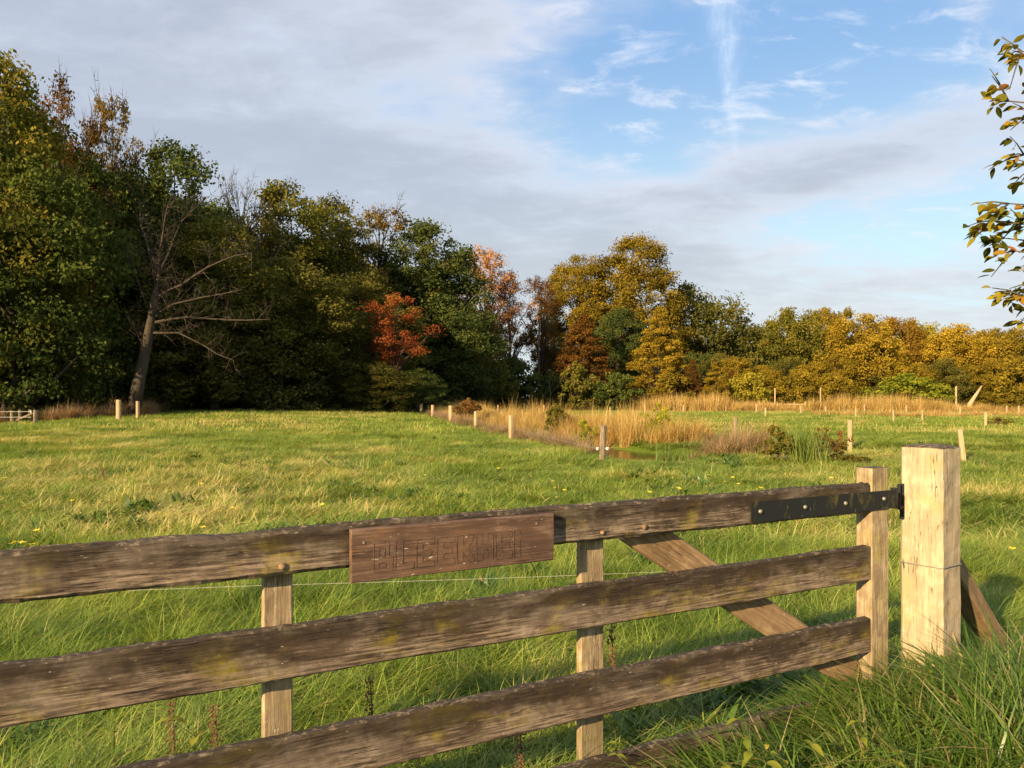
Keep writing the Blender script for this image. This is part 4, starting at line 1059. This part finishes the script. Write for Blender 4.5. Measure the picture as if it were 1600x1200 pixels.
# strainer post, braces and wires at the far left
D = 41.0; root = empty('fence_post', ((55-800)/F*D, D, gz((55-800)/F*D, D)), 'thick grey strainer post with wires at the left picture edge', 'fence post', FP)
z0 = root.location.z; hh = CAM_Z+(HOR-641)/F*D-z0
post_mesh(41, 0.11, hh).build('post', FENCEG, root)
mb = MB(); mb.tube([(-0.1, 0, hh*0.8), (-1.6, 0.2, 0.0)], 0.05, 6); mb.build('brace', FENCEG, root)
mb = MB(); mb.tube([(-0.16, -0.1, hh-0.12), (-0.16, -0.1, hh-0.02)], 0.05, 8); mb.build('insulator', WHITEW, root)
for k, (px, tp) in enumerate(((18, 646), (31, 650), (5, 632), (47, 648))):
    post(px, tp, 672, 5, ['thin grey post second from the left edge', 'thin grey post beside the strainer post', 'pale post at the very left edge', 'slim stake touching the strainer post'][k], D=41+k*0.6, grey=True)
def wire(name, pts, r, mat, label, sag=0.0):
    mb = MB(); P_ = []
    for a, c in zip(pts[:-1], pts[1:]):
        a, c = Vector(a), Vector(c)
        for i in range(12):
            t = i/12; q = a.lerp(c, t); q.z -= sag*4*t*(1-t); P_.append(q)
    P_.append(Vector(pts[-1])); mb.tube(P_, r, 5)
    o = mb.build(name, mat); tag(o, label, 'wire', 'fence wires'); return o
sp = Vector((root.location.x-0.16, D-0.1, 0))
wire('fence_wire', [(-45, 40, z0+hh-0.1), (sp.x, sp.y, z0+hh-0.07)], 0.008, WHITEW, 'upper pale wire running to the strainer post at far left', 0.02)
wire('fence_wire', [(-45, 40, z0+0.42), (sp.x, sp.y, z0+0.38)], 0.008, WHITEW, 'lower pale wire running to the strainer post at far left', 0.02)
wire('fence_wire', [(wfa.x-0.13, wfa.y-0.05, wfa.z), (-0.0, 30.8, 0.45), (-1.9, 39.5, 0.5), (-4, 49.5, 0.5), (-6.5, 63, 0.6)], 0.004, WIRE, 'thin wire strung along the ditch fence posts', 0.02)

# ---------------------------------------------------------------- the gate
def gs(px, o=0.0):
    u = (px-800)/F
    return (u*(3.9+.8824*o)-1.82+.4706*o)/(.8824-.4706*u)
def gY(s, o=0.0): return 3.9+.4706*s+.8824*o
def gpz(px, py, o=0.0):
    s = gs(px, o); return s, CAM_Z-(py-HOR)/F*gY(s, o)
GA = math.atan2(GD.y, GD.x)
gate = empty('field_gate', (1.82, 3.9, 0), 'weathered wooden five-bar field gate crossing the foreground', 'gate', rot=(0, 0, GA))
rails = [(1.268, 1.113), (0.943, 0.766), (0.579, 0.400), (0.225, 0.055)]
for i, (zt, zb) in enumerate(rails):
    mb = MB(); mb.plank(-4.35, 0.0 if i else 0.0, 0.0, 0.048 if i else 0.060, zb, zt, bev=0.007 if i else 0.013, step=0.02, jit=0.0011 if i else 0.0016,
                        rnd=random.Random(20+i), worn_top=0.006 if i else 0.010, wob=0.0016)
    mb.build('rail', rail_mat(i+1, (zb, zt)), gate)
# stiles behind the rails
def stile(px0, px1, o, th, zt, seed):
    s0, s1 = gs(px0, o), gs(px1, o)
    mb = MB(); mb.plank(-0.1, zt, s0, s1, o, o+th, bev=0.006, step=0.04, jit=0.0012, rnd=random.Random(seed), axis='z')
    return mb.build('stile', POSTM2, gate)
stile(411, 458, 0.062, 0.035, 1.20, 1)
stile(907, 944, 0.062, 0.035, 1.20, 2)
mb = MB(); mb.plank(-0.1, 1.36, -4.47, -4.353, -0.01, 0.09, bev=0.008, step=0.05, axis='z'); mb.build('stile', POSTM2, gate)
# hinge stile
s1 = gs(1389)
mb = MB(); mb.plank(0.0, 1.335, 0.003, s1, -0.002, 0.092, bev=0.009, step=0.035, jit=0.0014, rnd=random.Random(5), axis='z')
hs = mb.build('hinge_stile', POSTM2, gate)
# brace
o_b = 0.062
A = gpz(962, 837, o_b); Bq = gpz(1322, 1080, o_b); C_ = gpz(1058, 836, o_b); Dq = gpz(1352, 1036, o_b)
c0 = Vector(((A[0]+C_[0])/2, (A[1]+C_[1])/2)); c1 = Vector(((Bq[0]+Dq[0])/2, (Bq[1]+Dq[1])/2))
dd = (c1-c0); ln = dd.length; ud = dd/ln
nrm = Vector((-ud.y, ud.x)); hwid = abs((Vector(C_)-Vector(A)).dot(nrm))/2
print('brace', A, Bq, C_, Dq, 'len', ln, 'halfw', hwid)
mb = MB(); mb.plank(-0.10, ln+0.03, 0, 0.036, -hwid, hwid, bev=0.006, step=0.04, jit=0.0012, rnd=random.Random(8))
mb.build('brace', BRACEM, gate, loc=(c0.x, o_b, c0.y), rot=(0, -math.atan2(ud.y, ud.x), 0))
# hinge strap with bolts
sL, zL0 = gpz(1174, 785, -0.01); _, zL1 = gpz(1174, 817, -0.01); sR, _ = gpz(1399, 765, -0.01)
strap = MB(); strap.box(sL, sR, -0.012, -0.0045, zL1, zL0)
st = strap.build('hinge_strap', IRON, gate)
for px in (1187, 1257, 1320, 1380):
    s = gs(px, -0.01)
    mb = MB(); zc = (zL0+zL1)/2+(0.002 if px != 1380 else 0.006)
    mb.tube([(s, -0.010, zc), (s, -0.019, zc), (s, -0.022, zc)], [0.011, 0.010, 0.004], 10); mb.build('bolt', BOLT, st, True)
mb = MB(); mb.tube([(sR+0.012, 0.004, zL1-0.005), (sR+0.012, 0.004, zL0+0.008)], 0.018, 12); mb.build('hinge_eye', IRON, gate, True)
sB = gs(1384, -0.01)
mb = MB(); mb.box(-0.25, sB+0.03, -0.012, -0.0045, 0.095, 0.165); mb.build('lower_hinge_strap', IRON, gate)
# old bolt heads and knots on the rails
for px, py, r in ((441, 885, 0.013), (941, 832, 0.010), (1007, 823, 0.013)):
    s, z = gpz(px, py, 0.0); mb = MB(); mb.tube([(s, 0.004, z), (s, -0.006, z), (s, -0.009, z)], [r, r*0.9, r*0.3], 9); mb.build('bolt', BRACEM, gate, True)
# carved name board
sa, za = gpz(550, 828, -0.034); sb, zb_ = gpz(865, 803, -0.034); _, zc = gpz(550, 912, -0.034)
board = empty('name_board', gate.location, 'reddish brown plank with carved block letters screwed to the top rail', 'sign', rot=(0, 0, GA))
mb = MB(); mb.plank(sa, sb, -0.034, -0.003, zc, (za+zb_)/2, bev=0.003, step=0.03, jit=0.0005, rnd=random.Random(4))
mb.build('plank', SIGNM, board)
LET = {
 'B': ([[(0, 0), (5, 0), (5, 4.0), (4.1, 4.0), (4.1, 8), (0, 8)], [(1.4, 1.1), (3.2, 1.1), (3.2, 2.4), (1.4, 2.4)], [(1.4, 4.1), (2.9, 4.1), (2.9, 6.5), (1.4, 6.5)]]),
 'L': ([[(0, 0), (5, 0), (5, 1.8), (2, 1.8), (2, 8), (0, 8)]]),
 'E': ([[(0, 0), (5, 0), (5, 1.7), (1.8, 1.7), (1.8, 3.2), (4.2, 3.2), (4.2, 4.8), (1.8, 4.8), (1.8, 6.4), (5, 6.4), (5, 8), (0, 8)]]),
 'K': ([[(0, 0), (1.8, 0), (1.8, 3), (3.4, 0), (5, 0), (5, .8), (3.3, 4), (5, 7.2), (5, 8), (3.4, 8), (1.8, 5), (1.8, 8), (0, 8)]]),
 'H': ([[(0, 0), (1.8, 0), (1.8, 3.2), (3.3, 3.2), (3.3, 0), (5, 0), (5, 8), (3.3, 8), (3.3, 4.8), (1.8, 4.8), (1.8, 8), (0, 8)]]),
 'I': ([[(0, 0), (2, 0), (2, 8), (0, 8)]]),
}
mb = MB(); s0 = gs(584, -0.034); pitch = (gs(803, -0.034)-s0)/7; hgt = 0.098; zb0 = 1.7-0.603; wl = pitch*0.86
for i, ch in enumerate('BLEEKHEI'):
    for lp in LET[ch]:
        pts = [(s0+i*pitch+p_[0]/5*wl, zb0+p_[1]/8*hgt) for p_ in lp]
        for (x0, z0_), (x1, z1_) in zip(pts, pts[1:]+pts[:1]):
            L = math.hypot(x1-x0, z1_-z0_); ux, uz = (x1-x0)/L, (z1_-z0_)/L; t = 0.0010; e = 0.0008
            q = [(x0-ux*e-uz*t, z0_-uz*e+ux*t), (x0-ux*e+uz*t, z0_-uz*e-ux*t), (x1+ux*e+uz*t, z1_+uz*e-ux*t), (x1+ux*e-uz*t, z1_+uz*e+ux*t)]
            vs = [(a, -0.0352, b_) for a, b_ in q]+[(a, -0.0330, b_) for a, b_ in q]
            mb.add(vs, [(0, 1, 2, 3), (0, 4, 5, 1), (1, 5, 6, 2), (2, 6, 7, 3), (3, 7, 4, 0)])
mb.build('carved_lettering', GROOVE, board)
for px, py in ((568, 848), (838, 818)):
    s, z = gpz(px, py, -0.034); m_ = MB(); m_.tube([(s, -0.0335, z), (s, -0.0365, z)], 0.0045, 8); m_.build('screw', BOLT, board)

# gatepost
PA = R(35); W = 0.222; Yc = 3.95; cxp = (1471-800)/F*Yc
post_c = Vector((cxp, Yc, 0))
gp = empty('gatepost', (cxp, Yc, 0), 'thick square oak gatepost at the hinge end of the gate', 'post', rot=(0, 0, PA))
mb = MB(); mb.plank(-0.25, 1.432, 0, W, 0, W, bev=0.020, step=0.045, jit=0.0026, rnd=random.Random(9), axis='z')
# domed weathered head
c = W/2
ring = []
for (a, zz) in ((0.0, 1.431), (0.022, 1.441), (0.06, 1.448)):
    ring.append([(a+0.016, a, zz), (W-a-0.016, a, zz), (W-a, a+0.016, zz), (W-a, W-a-0.016, zz), (W-a-0.016, W-a, zz), (a+0.016, W-a, zz), (a, W-a-0.016, zz), (a, a+0.016, zz)])
vs = [v for r_ in ring for v in r_]+[(c, c, 1.452)]; fs = []
for i in range(2):
    for j in range(8): fs.append((i*8+j, i*8+(j+1) % 8, (i+1)*8+(j+1) % 8, (i+1)*8+j))
for j in range(8): fs.append((16+j, 16+(j+1) % 8, 24))
mb.add(vs, fs)
mb.build('timber', POSTM, gp)
# hinge pintle plate on post's left face
mb = MB(); mb.box(-0.008, 0.003, 0.192, 0.214, 1.045, 1.235); pl_ = mb.build('hinge_bracket', IRON, gp)
mb = MB(); mb.tube([(-0.040, 0.20, 1.235), (-0.040, 0.20, 1.10)], 0.009, 8); mb.tube([(-0.045, 0.20, 1.11), (-0.005, 0.20, 1.11)], 0.011, 8); mb.build('pin', IRON, pl_)
# wire tied round the post
zw = 0.812; e = 0.004
mb = MB(); c8 = [(-e, 0.02), (0.02, -e), (W-0.02, -e), (W+e, 0.02), (W+e, W-0.02), (W-0.02, W+e), (0.02, W+e), (-e, W-0.02), (-e, 0.02)]
mb.tube([(a, b_, zw+0.01*math.sin(i)*0.5) for i, (a, b_) in enumerate(c8)], 0.0024, 5)
mb.build('wire_loop', WIRE, gp)
gx = Matrix.Rotation(PA, 3, 'Z') @ Vector((0, W, 0))+post_c
wire('fence_wire', [(gx.x-0.02, gx.y+0.02, zw+0.004), (-1.18, 3.64, 0.806), (-4.6, 3.2, 0.82)], 0.0010, TWINE, 'thin pale wire stretched just behind the gate', 0.012)
# strut supporting the post
a = Vector((2.40, 4.26, 0.80)); b_ = Vector((3.12, 4.82, 0.0)); d_ = b_-a
sr = empty('post_strut', a, 'sloping timber strut propping the thick gatepost from behind', 'strut')
sr.rotation_euler = d_.to_track_quat('X', 'Z').to_euler()
mb = MB(); mb.plank(0, d_.length+0.1, -0.065, 0.065, -0.05, 0.05, bev=0.008, step=0.04, jit=0.0015, rnd=random.Random(12)); mb.build('timber', BRACEM, sr)
mb = MB(); mb.tube([(0.13, 0.02, 0.05), (0.13, 0.02, 0.085)], 0.028, 8); mb.build('cap', CAPB, sr)

# ---------------------------------------------------------------- plants in the foreground
def leaf_shape(L, Wd, fold=0.25, droop=0.2, serr=0.0):
    """pointed oval leaf along +x"""
    ts = [0, 0.15, 0.35, 0.55, 0.75, 0.9, 1.0]; ws = [0.05, 0.62, 0.98, 1.0, 0.72, 0.36, 0.0]
    vs, fs = [], []
    for t, w_ in zip(ts, ws):
        z = -droop*L*t*t
        wy = Wd*0.5*w_
        vs += [(t*L, -wy, z+fold*wy), (t*L, 0, z), (t*L, wy, z+fold*wy)]
    for i in range(len(ts)-1):
        for j in range(2): fs.append((i*3+j, (i+1)*3+j, (i+1)*3+j+1, i*3+j+1))
    return vs, fs
class LeafMB:
    def __init__(self): self.v = []; self.f = []; self.t = []
    def leaf(self, pos, direc, L, Wd, tint, roll=0.0, fold=0.25, droop=0.2):
        vs, fs = leaf_shape(L, Wd, fold, droop)
        M = Vector(direc).to_track_quat('X', 'Z').to_matrix() @ Matrix.Rotation(roll, 3, 'X')
        b0 = len(self.v); p_ = Vector(pos)
        for v in vs: self.v.append(tuple(M @ Vector(v)+p_)); self.t.append(tint)
        self.f += [tuple(i+b0 for i in f) for f in fs]
    def mesh(self, name, mat): return raw_mesh(name, np.array(self.v), self.f, mat, {'tint': self.t}, True)

# walnut tree at the right: trunk out of the picture, sprays of leaves reaching in
WAL = leaf_mat('walnut_leaves', stops((0.055, 0.060, 0.010), (0.15, 0.145, 0.018), (0.30, 0.23, 0.026), (0.30, 0.11, 0.02)), 0.35)
def walnut():
    rd = random.Random(21)
    base = Vector((5.3, 4.4, gz(5.3, 4.4)))
    root = empty('walnut_tree', base, 'tree just outside the right edge whose leafy sprays reach into view', 'tree')
    mb = MB(); tp = [Vector((0, 0, -0.1)), Vector((0.03, 0, 1.2)), Vector((-0.05, 0.05, 2.4)), Vector((0.02, 0.1, 3.6)), Vector((-0.05, 0.1, 4.8))]
    mb.tube(tp, [0.13, 0.10, 0.085, 0.06, 0.02], 10); mb.build('trunk', BARK3, root, True)
    lf = LeafMB(); br = MB()
    def spray(tip, start_z, nl, seed):
        r_ = random.Random(seed)
        s0 = Vector((0, 0.05, start_z)); tip = tip-base
        m1 = s0.lerp(tip, 0.5)+Vector((0, r_.uniform(-.15, .15), 0.12))
        pts = []
        for i in range(13):
            t = i/12; pts.append(s0.lerp(m1, t).lerp(m1.lerp(tip, t), t))
        br.tube(pts, [0.022*(1-0.85*i/12) for i in range(13)], 6)
        for i in range(3, 13):
            for _ in range(3 if i < 12 else 4):
                q = pts[i]; d = (pts[i]-pts[i-1]).normalized()
                sd_ = Vector((d.x*0.6+r_.gauss(0, .5), r_.gauss(0, .7), r_.gauss(0.0, .5))).normalized()*r_.uniform(0.05, 0.15)
                if i >= 12: sd_ = Vector((d.x*0.10, r_.gauss(0, .05), r_.gauss(0, .07)))
                q1 = q+sd_; br.tube([q, q.lerp(q1, .5)+Vector((0, 0, .01)), q1], [0.005, 0.004, 0.002], 4)
                for k in range(nl):
                    u = r_.uniform(0.25, 1.0); qq = q.lerp(q1, u)
                    ld = Vector((sd_.normalized().x+r_.gauss(0, .6), r_.gauss(0, .7), r_.gauss(-0.25, .45))).normalized()
                    lf.leaf(qq+ld*0.012, ld, r_.uniform(0.045, 0.082), r_.uniform(0.024, 0.040), min(1, max(0, r_.gauss(0.5, 0.28))), r_.uniform(-1, 1), r_.uniform(0.1, .5), r_.uniform(0, .4))
    Yw = 4.1
    for (px, py, dy, sz, nl) in ((1582, 92, 0.0, 3.1, 4), (1572, 80, 0.3, 3.3, 3), (1552, 158, -0.1, 2.9, 4), (1588, 180, 0.2, 2.7, 4), (1576, 242, 0.1, 2.5, 4), (1590, 262, 0.3, 2.4, 4),
                                 (1528, 345, 0.0, 2.3, 5), (1545, 372, 0.2, 2.1, 5), (1552, 318, -0.2, 2.4, 5), (1562, 392, -0.1, 2.0, 4), (1572, 350, 0.0, 2.2, 5), (1574, 462, 0.0, 1.8, 4), (1586, 488, 0.2, 1.7, 4), (1590, 445, 0.2, 1.8, 3)):
        spray(V(px+24, py, Yw+dy), sz, nl, px*7+py)
    br.build('branches', BARK3, root, True)
    o = bpy.data.objects.new('leaves', lf.mesh('leaves', WAL)); link(o, root)
walnut()

# nettles
NET = leaf_mat('nettle_leaves', stops((0.035, 0.070, 0.012), (0.085, 0.135, 0.020), (0.20, 0.22, 0.03), (0.34, 0.29, 0.05)), 0.35)
def nettle(seed, hgt):
    rd = random.Random(seed); st = MB(); lf = LeafMB()
    pts = [Vector((rd.uniform(-.02, .02)*i, rd.uniform(-.02, .02)*i, hgt*i/6)) for i in range(7)]
    st.tube(pts, [0.0045*(1-0.6*i/6) for i in range(7)], 5)
    nn = int(hgt/0.05)
    for k in range(2, nn):
        t = k/nn; q = pts[min(5, int(t*6))].lerp(pts[min(6, int(t*6)+1)], t*6-int(t*6))
        a = (k % 2)*1.57+rd.uniform(-.4, .4)
        for s in (0, math.pi):
            d = Vector((math.cos(a+s), math.sin(a+s), rd.uniform(-.1, .35)))
            lf.leaf(q, d.normalized(), (0.085-0.045*t)*rd.uniform(.8, 1.2), (0.045-0.02*t), min(1, max(0, 0.25+0.5*t+rd.gauss(0, .15))), rd.uniform(-.3, .3), 0.3, 0.5)
    return st.mesh('stem', STEMG, True), lf.mesh('leaves', NET)
NP = [nettle(s, h_) for s, h_ in ((1, 0.42), (2, 0.34), (3, 0.5))]
NG = 'nettles growing around the gate'
def put_nettle(px, py_top, Y, k, label, hs=1.0, name='nettle'):
    x = (px-800)/F*Y; z0 = gz(x, Y); top = CAM_Z+(HOR-py_top)/F*Y; H = (0.42, 0.34, 0.5)[k]
    s = max(0.5, (top-z0)/H)
    root = empty(name, (x, Y, z0), label, 'plant', NG, (0, 0, px*0.1))
    for nm, me_ in zip(('stem', 'leaves'), NP[k]):
        o = bpy.data.objects.new(nm, me_); link(o, root); o.scale = (min(s, 1.15), min(s, 1.15), s)
for a in [(1148, 1115, 3.0, 0, 'nettle before the sunken bottom rail, leftmost of the right clump'), (1185, 1135, 2.9, 1, 'yellowing nettle with pale tip before the bottom rail'),
          (1225, 1150, 2.95, 2, 'nettle standing between the bottom rail and the coarse grass'), (1335, 1120, 3.1, 0, 'nettle with yellow leaves in the coarse grass before the gatepost'),
          (1290, 1150, 2.9, 1, 'low broad nettle in the coarse grass at the bottom edge'), (1375, 1150, 2.85, 2, 'bushy nettle at the bottom edge below the gatepost'),
          (955, 1125, 3.25, 2, 'nettle touching the right side of the second stile'), (985, 1165, 3.1, 1, 'small nettle at the bottom right of the second stile'),
          (1440, 1030, 3.75, 0, 'leafy green seedling growing against the foot of the gatepost')]: put_nettle(*a)
for a in [(640, 1110, 3.5, 1, 'nettle behind the gate below the second rail, middle of the gap'), (880, 1130, 3.7, 0, 'nettle behind the gate just left of the second stile'),
          (300, 1090, 3.1, 1, 'green nettle behind the gate left of the first stile')]: put_nettle(*a)
# rusty dock stalks
def dock():
    rd = random.Random(4); mb = MB(); mb.tube([(0, 0, 0), (0.01, 0, 0.25), (0, 0.01, 0.5)], [0.005, 0.004, 0.002], 5)
    for i in range(110):
        z = rd.uniform(0.16, 0.52); a = rd.uniform(0, 6.28); r = rd.uniform(0.004, 0.028)*(1.2-z)
        p_ = Vector((r*math.cos(a), r*math.sin(a), z)); s = rd.uniform(0.004, 0.009)
        mb.tube([p_-Vector((0, 0, s)), p_, p_+Vector((0, 0, s))], [0.001, s*0.8, 0.001], 4, cap=False)
    return mb.mesh('dock_stalk', STEMR, False)
DK = dock()
for px, tp, Y_, lb in ((268, 1095, 3.3, 'rusty seed stalk left of the first stile, left one of two'), (335, 1105, 3.35, 'rusty seed stalk left of the first stile, right one of two'),
                   (955, 968, 4.1, 'rusty seed stalk just right of the second stile'), (578, 1062, 3.7, 'rusty seed stalk in the gap under the name board'),
                   (812, 1142, 3.15, 'brown seed stalk under the third rail near the bottom edge'), (160, 755, 15.5, 'orange rusty seed stalk alone in the left pasture'),
                   (110, 708, 24, 'brown seed stalk far in the left pasture'), (578, 706, 25, 'pale brown seed stalk in the middle of the pasture')):
    x = (px-800)/F*Y_; z0 = gz(x, Y_); s = (CAM_Z+(HOR-tp)/F*Y_-z0)/0.5
    o = bpy.data.objects.new('dock_stalk', DK); link(o); o.location = (x, Y_, z0); w_ = 1.0 if Y_ < 10 else 2.0
    o.scale = (w_, w_, max(s, 0.5)); tag(o, lb, 'plant', 'rusty seed stalks standing in the grass')
# sword-leaved clump by the ditch
root = empty('iris_clump', ((1262-800)/F*19.2, 19.2, 0), 'clump of upright sword-shaped green leaves between two dock clumps', 'plant', DB)
root.location.z = gz(root.location.x, 19.2)
v_, f_, s_, t_ = blades(77, 170, 0.42, (0.75, 1.35), 0.028, curl=0.38, lean=0.32, segs=5)
link(bpy.data.objects.new('leaves', raw_mesh('leaves', v_, (f_, s_), IRIS, {'tint': t_})), root)
root = empty('iris_clump', ((1050-800)/F*20.6, 20.6, 0), 'low clump of green sword leaves at the water edge', 'plant', DB)
root.location.z = gz(root.location.x, 20.6)
v_, f_, s_, t_ = blades(78, 110, 0.45, (0.3, 0.72), 0.024, curl=0.5, lean=0.4, segs=4)
link(bpy.data.objects.new('leaves', raw_mesh('leaves', v_, (f_, s_), IRIS, {'tint': t_})), root)

# buttercups
mb = MB(); mb.tube([(0, 0, 0), (0.01, 0, 0.2), (0, 0, 0.36)], 0.0025, 4)
stem_me = mb.mesh('stem', STEMG)
mb = MB()
for k in range(5):
    a = k*2*math.pi/5; c_, s_ = math.cos(a), math.sin(a)
    mb.add([(0, 0, 0.36), (0.010*c_-0.009*s_, 0.010*s_+0.009*c_, 0.365), (0.024*c_, 0.024*s_, 0.372), (0.010*c_+0.009*s_, 0.010*s_-0.009*c_, 0.365)], [(0, 1, 2, 3)])
mb.tube([(0, 0, 0.355), (0, 0, 0.368)], 0.006, 6)
pet_me = mb.mesh('petals', PETAL)
rd = random.Random(17)
fl = [(rd.uniform(850, 1250), rd.uniform(738, 765)) for _ in range(16)]+[(rd.uniform(0, 900), rd.uniform(700, 830)) for _ in range(26)]+[(rd.uniform(20, 60), rd.uniform(845, 858)) for _ in range(4)]+[(895, 866), (1577, 855), (1190, 765), (1300, 748)]
for px, py in fl:
    Y_ = 1.35*F/(py-HOR); x = (px-800)/F*Y_
    root = empty('buttercup', (x, Y_, gz(x, Y_)), 'small yellow buttercup dotting the sunlit pasture', 'flower', 'buttercups in the pasture', (rd.uniform(-.3, .1), rd.uniform(-.2, .2), rd.uniform(0, 6)))
    for nm, me_ in (('stem', stem_me), ('petals', pet_me)):
        o = bpy.data.objects.new(nm, me_); link(o, root)
        if nm == 'petals': o.scale = (1.7, 1.7, 1.0)
print('objects', len(scene.objects))
